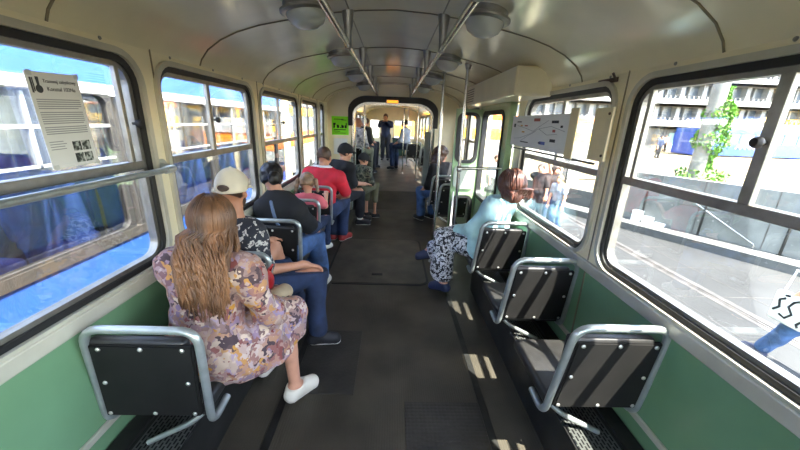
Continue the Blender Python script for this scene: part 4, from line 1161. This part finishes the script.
# woman in pale blue cardigan, third seat on the right -------------------------------
J = skel(.96, 2.86, yaw=38, seat=.49, s=.96, lean=3, head=22, hp=10, sw=1.05, kneeL=(.55, 3.08, .585), kneeR=(.72, 3.2, .57), ankL=(.56, 3.02, .10), ankR=(.44, 3.40, .30), toeL=(.46, 3.10, .035), toeR=(.33, 3.40, .235),
         elL=(.76, 2.86, .74), wrL=(.66, 3.06, .66), elR=(1.045, 3.04, .72), wrR=(.86, 3.14, .665), shR=(1.055, 2.95, .93), shL=(.88, 2.77, .93))
J['head'] = V3(1.045, 2.83, 1.15); J['neck'] = V3(1.02, 2.84, 1.02)
R8 = person('woman with an auburn bob in a pale blue cardigan, seated third on the right', .97, 2.86)
body(J, R8, .009, SKIN)
g = garment(J, .009, .22); a_torso(g, J, .03, .05)
for q in 'RL': a_arm(g, J, q, .032, .03, 1.85)
g.ell(J['pel'] + V3(-.06, 0, .02), V3(.2, .17, .16), J['B'], .06)
g.folds(.012, 28, 81); g.clip(J['neck'] + V3(0, 0, .03), V3(0, 0, 1)); g.clip(V3(0, 0, .47), V3(0, 0, -1)); g.build('cardigan', FB['cardigan'], R8)
g = garment(J, .009, .22)
g.ell(J['pel'], V3(.17, .14, .12), J['B'], .05)
for q in 'RL':
    g.cone(J['hip' + q], J['knee' + q], .12, .095, .05); kn, an = J['knee' + q], J['ank' + q]
    g.cone(kn, kn + (an - kn) * .8, .095, .085, .05)
g.cone(J['kneeL'], J['kneeR'], .09, .09, .05); g.cone(J['kneeL'] + V3(0, 0, -.02), V3(.53, 3.1, .2), .085, .1, .06); g.cone(V3(.53, 3.1, .22), J['ankR'] + V3(.05, -.02, .02), .08, .06, .06)
g.folds(.012, 34, 82, (1, 1, .4)); g.clip(V3(0, 0, .13), V3(0, 0, -1)); g.clip(V3(0, 0, .66), V3(0, 0, 1)); g.build('skirt', FB['skirt'], R8)
g = Field(J['head'] - .25, J['head'] + .24, .007); H = J['HB']; c = J['head']
g.ell(c + H[2] * .028 - H[1] * .012, V3(.09, .108, .106), H, 0); g.ell(c - H[1] * .014 - H[2] * .062, V3(.102, .102, .10), H, .03)
g.clip(c + H[1] * .045, nrm(H[1] - H[2] * .35)); g.clip(c - H[2] * .142, -H[2]); g.folds(.004, 100, 4, (1, 1, .1)); g.build('hair', HR['auburn'], R8)
strands(J, R8, HR['auburn'], 260, .095, .06, r=.0055, back=.09, seed=15, amin=-140, amax=140, wave=.002, thick=.03)
mb = MB(); mb.tube([tuple(c + H[0] * .094 * math.sin(a) + H[2] * (.03 + .105 * math.cos(a)) + H[1] * .02) for a in np.linspace(-1.7, 1.7, 14)], .006, 6)
relparent(mb.build('hair_band', MATS['black_rubber'], None, smooth=True), R8)
shoes(J, R8, SH['blue'], SH['darksole'], .007)
# ------------------------------------------------------------------ outside
GZ = -.95; TZ = -.3
M['paving'] = mat('grey_paving', (37, 38, 38), .8, vary=.12, vscale=1.2, bump=.1, bscale=30)
M['plaza'] = mat('warm_plaza_paving', (104, 92, 66), .85, vary=.08, vscale=.6)
M['concrete'] = mat('grey_concrete', (112, 114, 109), .85, vary=.14, vscale=2.0, bump=.1, bscale=14)
M['kerbst'] = mat('pale_kerb_stone', (84, 85, 82), .8, vary=.08)
M['railst'] = mat('rail_steel', (92, 88, 84), .45, .5, vary=.2)
M['bwhite'] = mat('white_facade', (146, 146, 143), .7, vary=.03)
M['bdark'] = mat('dark_window_glass', (96, 106, 116), .2)
M['bshop'] = mat('shop_front', (74, 76, 78), .3, vary=.3, vscale=.6)
M['tblue'] = mat('tram_blue_enamel', (48, 86, 158), .25, vary=.03, coat=.5)
M['tblue2'] = mat('tram_deep_blue', (44, 76, 160), .3, vary=.05, coat=.3)
M['tseat'] = mat('blue_seat_fabric', (92, 124, 214), .85, vary=.18, vscale=6)
M['tgrey'] = mat('tram_grey_trim', (54, 52, 51), .45, vary=.08)
M['tdark'] = mat('tram_dark_interior', (120, 122, 132), .7, vary=.2)
M['tglass'] = glass('tram_window_glass', (.93, .95, .97), 1.45, .7)
M['orange'] = mat('orange_enamel', (238, 120, 30), .35, vary=.05, coat=.3)
M['yellow'] = mat('yellow_enamel', (246, 186, 40), .35, vary=.05, coat=.3)

b = MB(); b.box(-60, 90, -30, 90, GZ - .2, GZ); struct(b.build('ground', M['paving']))
# tracks
for i, (x, l) in enumerate(((5.45, 'right hand groove rail'), (4.02, 'groove rail'), (-2.1 - 1.35, 'rail under the blue tram'), (-2.1, 'rail'))):
    b = MB(); b.box(x - .05, x - .012, -20, 60, GZ, GZ + .012); b.box(x + .012, x + .05, -20, 60, GZ, GZ + .012); b.box(x - .14, x - .05, -20, 60, GZ, GZ + .004); b.box(x + .05, x + .14, -20, 60, GZ, GZ + .004)
    struct(b.build('ground_rail', M['railst']))
b = MB()
for y in np.arange(-6, 40, 1.2): b.box(1.6, 6.6, y, y + .012, GZ, GZ + .003)
for x in (2.4, 3.3, 4.75, 6.1): b.box(x, x + .012, -10, 40, GZ, GZ + .003)
struct(b.build('ground_joints', M['railst']))
KA = Vector((6.43, 8.66, 0)); KD = Vector((.474, -.88, 0)); KN = Vector((.88, .474, 0))
def kbox(b, s0, s1, o0, o1, z0, z1):
    q = [KA + KD * s + KN * o for s, o in ((s0, o0), (s1, o0), (s1, o1), (s0, o1))]
    b.quad_box([(p.x, p.y, z0) for p in q] + [(p.x, p.y, z1) for p in q])
b = MB(); kbox(b, -6, 16, 0, .64, GZ, -.76); struct(b.build('ground_kerb', M['kerbst']))
b = MB(); kbox(b, -.3, 16, .62, .86, GZ, .56)
struct(b.build('wall_retaining', M['concrete']))
b = MB()
for s in np.arange(1.35, 15, 1.25): kbox(b, s, s + .015, .612, .63, -.75, .55)
kbox(b, .9, 16, .612, .63, -.1, -.085)
struct(b.build('wall_retaining_joints', M['railst']))
b = MB(); kbox(b, -30, 16, .86, 80, GZ, TZ); struct(b.build('ground_plaza', M['plaza']))
b = MB(); kbox(b, -30, -.3, .8, .87, GZ, TZ + .02); struct(b.build('ground_plaza_edge', M['kerbst']))
for i, (s, l) in enumerate(((.2, 'first from the left'), (1.5, 'in the middle'), (2.92, 'nearest the walking person'))):
    t = thing('railing_post', 'dark post against the concrete wall outside, %s' % l, 'post', tuple(KA + KD * s + KN * .55 + Vector((0, 0, -.76))))
    b = MB(); b.box(-.018, .018, -.018, .018, 0, .86, .003); b.build('upright', M['darkmetal'], t); b = MB(); b.box(-.04, .04, -.04, .04, 0, .012); b.build('foot_plate', M['darkmetal'], t)
t = thing('slanted_handrail', 'pale slanting handrail bar on the concrete wall outside', 'handrail')
b = MB(); p0 = KA + KD * .9 + KN * .55; p1 = KA + KD * 2.5 + KN * .55
b.tube([(p0.x, p0.y, .22), (p1.x, p1.y, -.66)], .014, 8); b.tube([(p1.x, p1.y, -.66), (p1.x, p1.y, -.76)], .014, 8); b.build('bar', M['chrome'], t)
for i, (s, z, l) in enumerate(((.0, -.44, 'upper'), (.28, -.56, 'middle'), (.56, -.66, 'lower'))):
    b = MB(); kbox(b, s, s + .22, .44, .618, -.76, z - .02); tag(b.build('stone_step', M['white']), '%s of the small white stone steps by the far end of the concrete wall' % l, 'step', 'white stone steps')

# neighbouring blue tram on the left -----------------------------------------------
XT = -2.75; XF = -5.05; TA, TB = -6.0, 9.2
T = thing('tram', 'blue and white city tram standing close beside the left windows', 'tram')
def side(b, x0, x1, z0, z1): b.box(x0, x1, TA, TB, z0, z1)
b = MB(); side(b, XT - .05, XT, -.65, .37); b.box(XF, XF + .05, TA, TB, -.65, .37); b.box(XF, XT, TA, TA + .06, -.65, 2.1); b.build('lower_panel', M['tblue'], T)
M['tbelt'] = mat('tram_belt_rubber', (58, 54, 50), .6)
b = MB(); side(b, XT - .06, XT + .012, .37, .465); side(b, XT - .05, XT + .004, -.2, -.18); b.build('belt_rail', M['tbelt'], T)
b = MB(); side(b, XT - .06, XT, 1.79, 1.885); side(b, XF, XF + .06, 1.79, 1.885); b.build('white_band', M['white'], T)
b = MB(); b.prism([(XT + .0, 1.885), (XT - .03, 2.15), (XT - .22, 2.42), (XT - .7, 2.55), (XF + .7, 2.55), (XF + .22, 2.42), (XF, 1.885), (XF + .06, 1.885), (XF + .3, 2.3), (XT - .3, 2.3), (XT - .06, 1.885)], TA, TB, 'y'); b.build('roof', M['tblue'], T)
b = MB(); b.box(XF, XT, TA, TB, -.75, -.6); b.box(XF + .05, XT - .05, TA, TB, -.62, -.58); b.build('floor_pan', M['tdark'], T)
b = MB(); b.box(XF, XT, TB - .06, TB, -.65, .5); b.box(XF, XT, TB - .06, TB, 1.6, 2.3); b.build('end_panel', M['tblue'], T)
wy = [(-5.9, -4.4), (-4.3, -2.9), (-2.8, -1.3), (-1.2, .3), (.4, 1.8), (1.95, 3.42), (3.62, 5.2), (5.36, 6.7), (6.82, 8.1), (8.2, 9.1)]
for i, (ya, yb) in enumerate(wy):
    for xs, nm in ((XT, 'near'), (XF + .06, 'far')):
        b = MB(); b.ring(rrect(ya - .06, yb + .06, .44, 1.8, .03), rrect(ya + .0, yb - .0, .485, 1.785, .1), xs - .06, xs + .004, 'x'); f = b.build('window_frame', M['tgrey'] if nm == 'near' else M['white'], T)
        b = MB(); b.box(xs - .03, xs - .024, ya, yb, .48, 1.78); b.build('pane', M['tglass'], f)
        if nm == 'near':
            b = MB(); b.box(xs - .05, xs - .01, ya, yb, 1.5, 1.53); b.box(xs - .05, xs - .012, ya, yb, 1.2, 1.222); b.box(xs - .05, xs - .012, (ya + yb) / 2 - .012, (ya + yb) / 2 + .012, 1.2, 1.77); b.build('sliding_bar', M['bwhite'], f)
for i in range(9):
    for j, x in enumerate((XT - .42, XF + .5)):
        y = -1.0 + i * 1.02
        t = empty('seat', (x, y, -.58)); t.parent = T
        b = MB(); b.box(-.36, .36, 0, .12, .55, 1.72, .05, 3)
        for v in b.bm.verts: v.co.y -= (v.co.z - .5) * .18
        b.build('backrest', M['tseat'], t, smooth=True)
        b = MB(); b.box(-.36, .36, .04, .55, .42, .58, .05, 3); b.build('seat_cushion', M['tseat'], t, smooth=True)
        b = MB(); b.box(-.3, .3, .1, .45, 0, .43, .01); b.build('pedestal', M['tgrey'], t)
for i, y in enumerate((.2, 2.3, 4.4, 6.5)):
    b = MB(); b.tube([(XT - 1.15, y, -.58), (XT - 1.15, y, 2.28)], .02, 10); b.build('grab_pole', M['yellow'], T, smooth=True)
# leaning cream post between the trams, orange tram behind
t = thing('post', 'cream post standing between the trams outside the third left window', 'post', (-2.25, 7.3, GZ))
b = MB(); b.tube([(0, 0, 0), (0, 0, 4.2)], .075, 12); b.build('shaft', M['cream_warm'], t, smooth=True); b = MB(); b.lathe([(.13, 0), (.13, .2), (.08, .25)], (0, 0, 0), 'z', 14); b.build('base_collar', M['tgrey'], t)
def boxtram(label, x0, x1, y0, y1, z0, z1, bands, wz, along, ncell, roofm, frame_m):
    t = thing('tram', label, 'tram')
    b = MB(); b.box(x0, x1, y0, y1, wz[0] - .02, wz[1] + .02, .02); b.build('body_core', M['bdark'], t)
    for nm, za, zb, m in bands:
        b = MB(); b.box(x0 - .03, x1 + .03, y0 - .03, y1 + .03, za, zb, .03); b.build(nm, m, t)
    b = MB(); b.box(x0 + .1, x1 - .1, y0 + .1, y1 - .1, z1 - .05, z1 + .12, .05); b.build('roof', roofm, t)
    for i in range(ncell + 1):
        b = MB()
        if along == 'y': yy = y0 + (y1 - y0) * i / ncell; b.box(x0 - .035, x1 + .035, yy - .07, yy + .07, wz[0], wz[1])
        else: xx = x0 + (x1 - x0) * i / ncell; b.box(xx - .07, xx + .07, y0 - .035, y1 + .035, wz[0], wz[1])
        b.build('window_pillar', frame_m, t)
    for i in range(4):
        b = MB(); f = (i + .5) / 4
        if along == 'y':
            for xs in (x0, x1): b.lathe([(.33, -.04), (.33, .04)], (xs, y0 + (y1 - y0) * f, GZ + .33), 'x', 18)
        else:
            for ys in (y0, y1): b.lathe([(.33, -.04), (.33, .04)], (x0 + (x1 - x0) * f, ys, GZ + .33), 'y', 18)
        b.build('wheel', M['darkmetal'], t)
    return t
boxtram('orange and white tram waiting beyond the end of the blue tram on the left', -6.6, -4.2, 12.0, 26, -.6, 2.1, [('lower_panel', -.6, .5, M['bwhite']), ('orange_band', .5, 1.1, M['orange']), ('upper_band', 1.75, 2.1, M['yellow'])], (1.1, 1.75), 'y', 10, M['tgrey'], M['bwhite'])
boxtram('yellow bus crossing ahead beyond the far end of the car', -.2, 12.5, 21, 23.4, -.6, 2.3, [('lower_panel', -.6, .8, M['bwhite']), ('yellow_band', .8, 1.5, M['yellow']), ('upper_band', 2.0, 2.3, M['orange'])], (1.5, 2.0), 'x', 9, M['tgrey'], M['yellow'])
tr = boxtram('blue tram with white lettering in the distance across the plaza on the right', 27.2, 46, 30, 32.4, -.2, 2.05, [('lower_panel', -.2, .95, M['tblue2']), ('upper_band', 1.75, 2.1, M['tblue'])], (.95, 1.75), 'x', 14, M['tgrey'], M['tblue2'])
b = MB()
for i, x in enumerate(np.arange(31.0, 34.6, .42)):
    h_ = .35 + .3 * ((i * 7) % 3) / 2; b.tube([(x, 29.94, .45), (x + .16, 29.94, .45 + h_), (x + .3, 29.94, .55)], .05, 6)
b.build('white_lettering', M['white'], tr)
# building across the plaza
B_ = thing('office_building', 'long white building with rows of windows and balconies across the plaza', 'building')
YB = 40
b = MB(); b.box(12, 95, YB + 1.2, YB + 12, TZ, 18); b.build('body', M['bdark'], B_)
b = MB(); b.box(12, 95, YB + .9, YB + 1.25, TZ, 2.1); b.build('shop_front', M['bshop'], B_)
for i, (z, hh) in enumerate(((2.05, 1.35), (4.55, 1.25), (7.0, 1.25), (9.4, 1.25), (11.9, 1.25))):
    b = MB(); b.box(12, 95, YB, YB + 1.3, z, z + .3); b.box(12, 95, YB, YB + .1, z, z + hh * .7); b.build('balcony_band', M['bwhite'], B_)
    b = MB(); b.box(12, 95, YB + .02, YB + .06, z + hh - .08, z + hh); b.build('balcony_rail', M['tgrey'], B_)
    b = MB()
    for x in np.arange(12, 95, .55): b.box(x, x + .1, YB + .02, YB + .08, z + hh * .5, z + hh)
    b.build('balusters', M['bwhite'], B_)
    b = MB()
    for x in np.arange(12.5, 95, 2.6): b.box(x, x + .5, YB + .5, YB + 1.25, z + .2, z + 2.5)
    for x in np.arange(13.8, 95, 2.6): b.box(x, x + .16, YB + .9, YB + 1.25, z + .2, z + 2.5)
    b.build('wall_piers', M['bwhite'], B_)
for i, x in enumerate(np.arange(14, 92, 5.2)):
    b = MB(); b.box(x, x + .4, YB + .05, YB + .5, TZ, 2.1); b.build('column', M['concrete'], B_)
b = MB(); b.box(28.9, 30.6, YB + .8, YB + .95, TZ, 1.3); b.build('red_shop_panel', mat('red_shop_panel', (178, 60, 52), .6), B_)
b = MB(); b.box(33.5, 37.5, YB + .8, YB + .95, TZ, 1.6); b.build('green_shop_glass', mat('pale_shop_glass', (150, 180, 172), .2), B_)
b = MB()
for x, z in ((39, 3.0), (44.5, 5.5), (51, 5.6), (47, 3.1)): b.box(x, x + 1.2, YB + .1, YB + .5, z, z + .5)
b.build('flower_box', M['yellow'], B_)
b = MB(); b.box(-60, 11, 52, 60, GZ, 14); B2 = b.build('apartment_block', M['bwhite']); tag(B2, 'pale building far ahead beyond the trams', 'building')
b = MB(); b.box(-14, -11, -10, 45, GZ, 7); tag(b.build('long_building', M['concrete']), 'low cream building on the far side of the blue tram', 'building')
# ivy covered column
t = thing('ivy_column', 'concrete mast with bright green ivy climbing it, behind the low wall', 'mast', (12.9, 13.8, TZ))
b = MB(); b.tube([(0, 0, 0), (0, 0, 8)], .27, 16); b.build('mast', M['concrete'], t, smooth=True)
b = MB(); rg = np.random.default_rng(3)
for i in range(2600):
    z = rg.uniform(0, 1) ** .9 * 3.75; wd = .18 + .36 * math.exp(-((z - 2.0) / 1.1) ** 2) + (.5 if z < .5 else 0) + .1 * math.sin(z * 5)
    a = rg.uniform(0, 2 * PI); rr = wd * rg.uniform(.75, 1.1)
    p = Vector((.26 + rr * math.cos(a), rr * math.sin(a), z)); u = Vector(rg.normal(size=3)).normalized() * rg.uniform(.05, .1); w_ = u.cross(Vector(rg.normal(size=3))).normalized() * rg.uniform(.04, .08)
    v = [b.bm.verts.new(p + q) for q in (-u, w_ * .8, u, -w_ * .8)]; b.bm.faces.new(v)
LEAF = mat('ivy_leaf', (66, 106, 28), .6, vary=.6, vscale=5)
b.build('ivy', LEAF, t)
for i, (x, y, h_, l) in enumerate(((22.1, 20, 3.2, 'street pole with a yellow diamond sign beside the distant blue tram'), (25, 27, 8, 'tall thin lamp mast in front of the white building'),)):
    t = thing('street_pole', l, 'pole', (x, y, TZ)); b = MB(); b.tube([(0, 0, 0), (0, 0, h_)], .05, 8); b.build('shaft', M['tgrey'], t)
    if i == 0:
        b = MB(); b.prism([(0, h_ - .65), (.32, h_ - .33), (0, h_), (-.32, h_ - .33)], -.03, .0, 'y'); b.build('sign', M['yellow'], t)
    else:
        b = MB(); b.tube([(0, 0, h_), (.8, 0, h_ + .15)], .04, 6); b.build('lamp_arm', M['tgrey'], t)
# overhead wire pole, bins and barrier seen through the second right window
t = thing('barrier', 'black metal crowd barrier on the sunny plaza behind the second right window', 'barrier', (6.9, 11.2, TZ))
b = MB(); b.tube([(-.9, 0, 0), (-.9, 0, 1.0), (.9, .1, 1.0), (.9, .1, 0)], .025, 8); b.tube([(-.9, 0, .3), (.9, .1, .3)], .02, 8); b.build('frame', M['darkmetal'], t)
b = MB(); b.tube([(-.9, 0, .95), (.9, .1, .3)], .018, 8); b.build('brace', M['darkmetal'], t)
t = thing('litter_bin', 'white and grey bin beside the group standing outside', 'bin', (6.9, 12.6, TZ))
b = MB(); b.box(-.24, .24, -.2, .2, 0, 1.15, .03); b.build('body', M['bwhite'], t); b = MB(); b.box(-.26, .26, -.22, .22, 1.15, 1.22, .02); b.build('lid', M['tgrey'], t)

# people outside -------------------------------------------------------------------
J, r = simple('person in blue jeans walking past outside with a white patterned tote bag', 4.75, 2.95, 12, GZ, SKIN, HR['brown'], FB['blacktee'], FB['denim2'], h=.012, stand=True, s=1.0, shoe='blue',
       kneeL=(4.64, 3.18, GZ + .49), kneeR=(4.82, 3.0, GZ + .47), ankL=(4.60, 3.34, GZ + .10), ankR=(4.82, 2.64, GZ + .15), elR=(4.95, 2.95, .18), elL=(4.52, 2.96, .2), wrL=(4.5, 3.12, .02), wrR=(4.85, 3.15, .1))
t = thing('tote_bag', 'white tote bag with a dark curling print carried by the person walking outside', 'bag', (4.5, 3.14, -.37))
b = MB(); b.box(-.05, .05, -.17, .17, 0, .36, .03, 3); b.build('body', M['whitecl'] if 'whitecl' in M else FB['whitecl'], t, smooth=True)
b = MB()
for pts in ([(-.12, .28), (-.08, .33), (-.03, .29), (.0, .22), (-.05, .15), (.0, .08), (.06, .1)], [(.05, .3), (.1, .26), (.08, .18), (.13, .12)], [(-.15, .12), (-.12, .07), (-.14, .04)], [(.02, .34), (.06, .33)]):
    b.tube([(-.05, y, z) for y, z in pts], .013, 6)
b.build('printed_curls', FB['blacktee'], t)
b = MB(); b.tube([(-.03, -.1, .39), (0, -.09, .62), (0, .09, .62), (-.03, .1, .39)], .012, 6); b.build('handles', FB['whitecl'], t)
simple('tall person in black raising an arm in the group outside the second right window', 4.05, 8.9, 150, GZ, SKIN, HR['dkbrown'], FB['blacktee'], FB['darktro'], h=.016, stand=True, elR=(4.25, 8.75, .5), wrR=(4.1, 8.6, .75), sleeve=.9)
simple('person with bare arms and long hair in black in the middle of the group outside', 4.45, 9.0, 190, GZ, SKIN, HR['dkbrown'], FB['blacktee'], FB['denim'], h=.016, stand=True, s=.97, hairtype='long', sleeve=.5)
simple('young person in a grey top at the right of the group outside', 4.3, 8.2, 120, GZ, SKIN, HR['lightbrown'], FB['grey'], FB['denim2'], h=.016, stand=True, s=.88, sleeve=.5)
simple('person in a grey top standing outside the green door', 3.5, 11.3, 200, GZ, SKIN, HR['brown'], FB['grey'], FB['darktro'], h=.02, stand=True)
for i, (x, y, top_, l) in enumerate(((26.7, 33.6, 'navy', 'distant person in dark clothes walking before the shops'), (28.6, 35, 'whitecl', 'distant person in white near the red shop panel'), (31.5, 35.5, 'blacktee', 'distant person in black near the pale shop glass'), (20.8, 26, 'denim', 'person in blue crossing the sunny plaza'))):
    simple(l, x, y, 60 + i * 40, TZ, SKIN, HR['brown'], FB[top_], FB['darktro'], h=.035, stand=True)

# ------------------------------------------------------------------ light, world, camera
w = bpy.data.worlds.new('World'); SC.world = w; w.use_nodes = True
N = w.node_tree.nodes; L = w.node_tree.links
sky = N.new('ShaderNodeTexSky'); sky.sky_type = 'NISHITA'; sky.sun_disc = False; sky.sun_elevation = math.radians(53); sky.sun_rotation = math.radians(142); sky.air_density = 1.0; sky.dust_density = 1.5
bg = N['Background']; hz = N.new('ShaderNodeMixRGB'); hz.inputs[0].default_value = .65; hz.inputs[2].default_value = (.64, .61, .55, 1); L.new(sky.outputs[0], hz.inputs[1]); L.new(hz.outputs[0], bg.inputs['Color']); bg.inputs['Strength'].default_value = SKYS
sd = bpy.data.lights.new('sun', 'SUN'); sd.energy = SUNS; sd.angle = math.radians(.55); sd.color = (1, .95, .86)
so = bpy.data.objects.new('sun', sd); COL.objects.link(so)
so.rotation_euler = Vector(SUNDIR).to_track_quat('Z', 'Y').to_euler(); so.location = (10, -12, 20)
cd = bpy.data.cameras.new('camera'); cam = bpy.data.objects.new('camera', cd); COL.objects.link(cam); SC.camera = cam
cd.sensor_width = 36; cd.lens = 330 / 800 * 36; cd.clip_start = .05; cd.clip_end = 300
cam.location = (0, 0, 1.65)
cam.rotation_euler = (Matrix.Rotation(math.radians(-1.8), 3, 'Z') @ Matrix.Rotation(math.radians(90 - 17.3), 3, 'X') @ Matrix.Rotation(math.radians(2.2), 3, 'Z')).to_euler()
SC.view_settings.view_transform = 'Standard'; SC.view_settings.look = 'None'; SC.view_settings.gamma = 1; SC.view_settings.use_curve_mapping = False
SC.view_settings.exposure = EXPO
SC.cycles.use_denoising = True
SC.cycles.max_bounces = 10; SC.cycles.diffuse_bounces = 6; SC.cycles.glossy_bounces = 4; SC.cycles.transparent_max_bounces = 24; SC.cycles.transmission_bounces = 4
SC.cycles.caustics_reflective = False; SC.cycles.caustics_refractive = False
SC.cycles.sample_clamp_indirect = 6
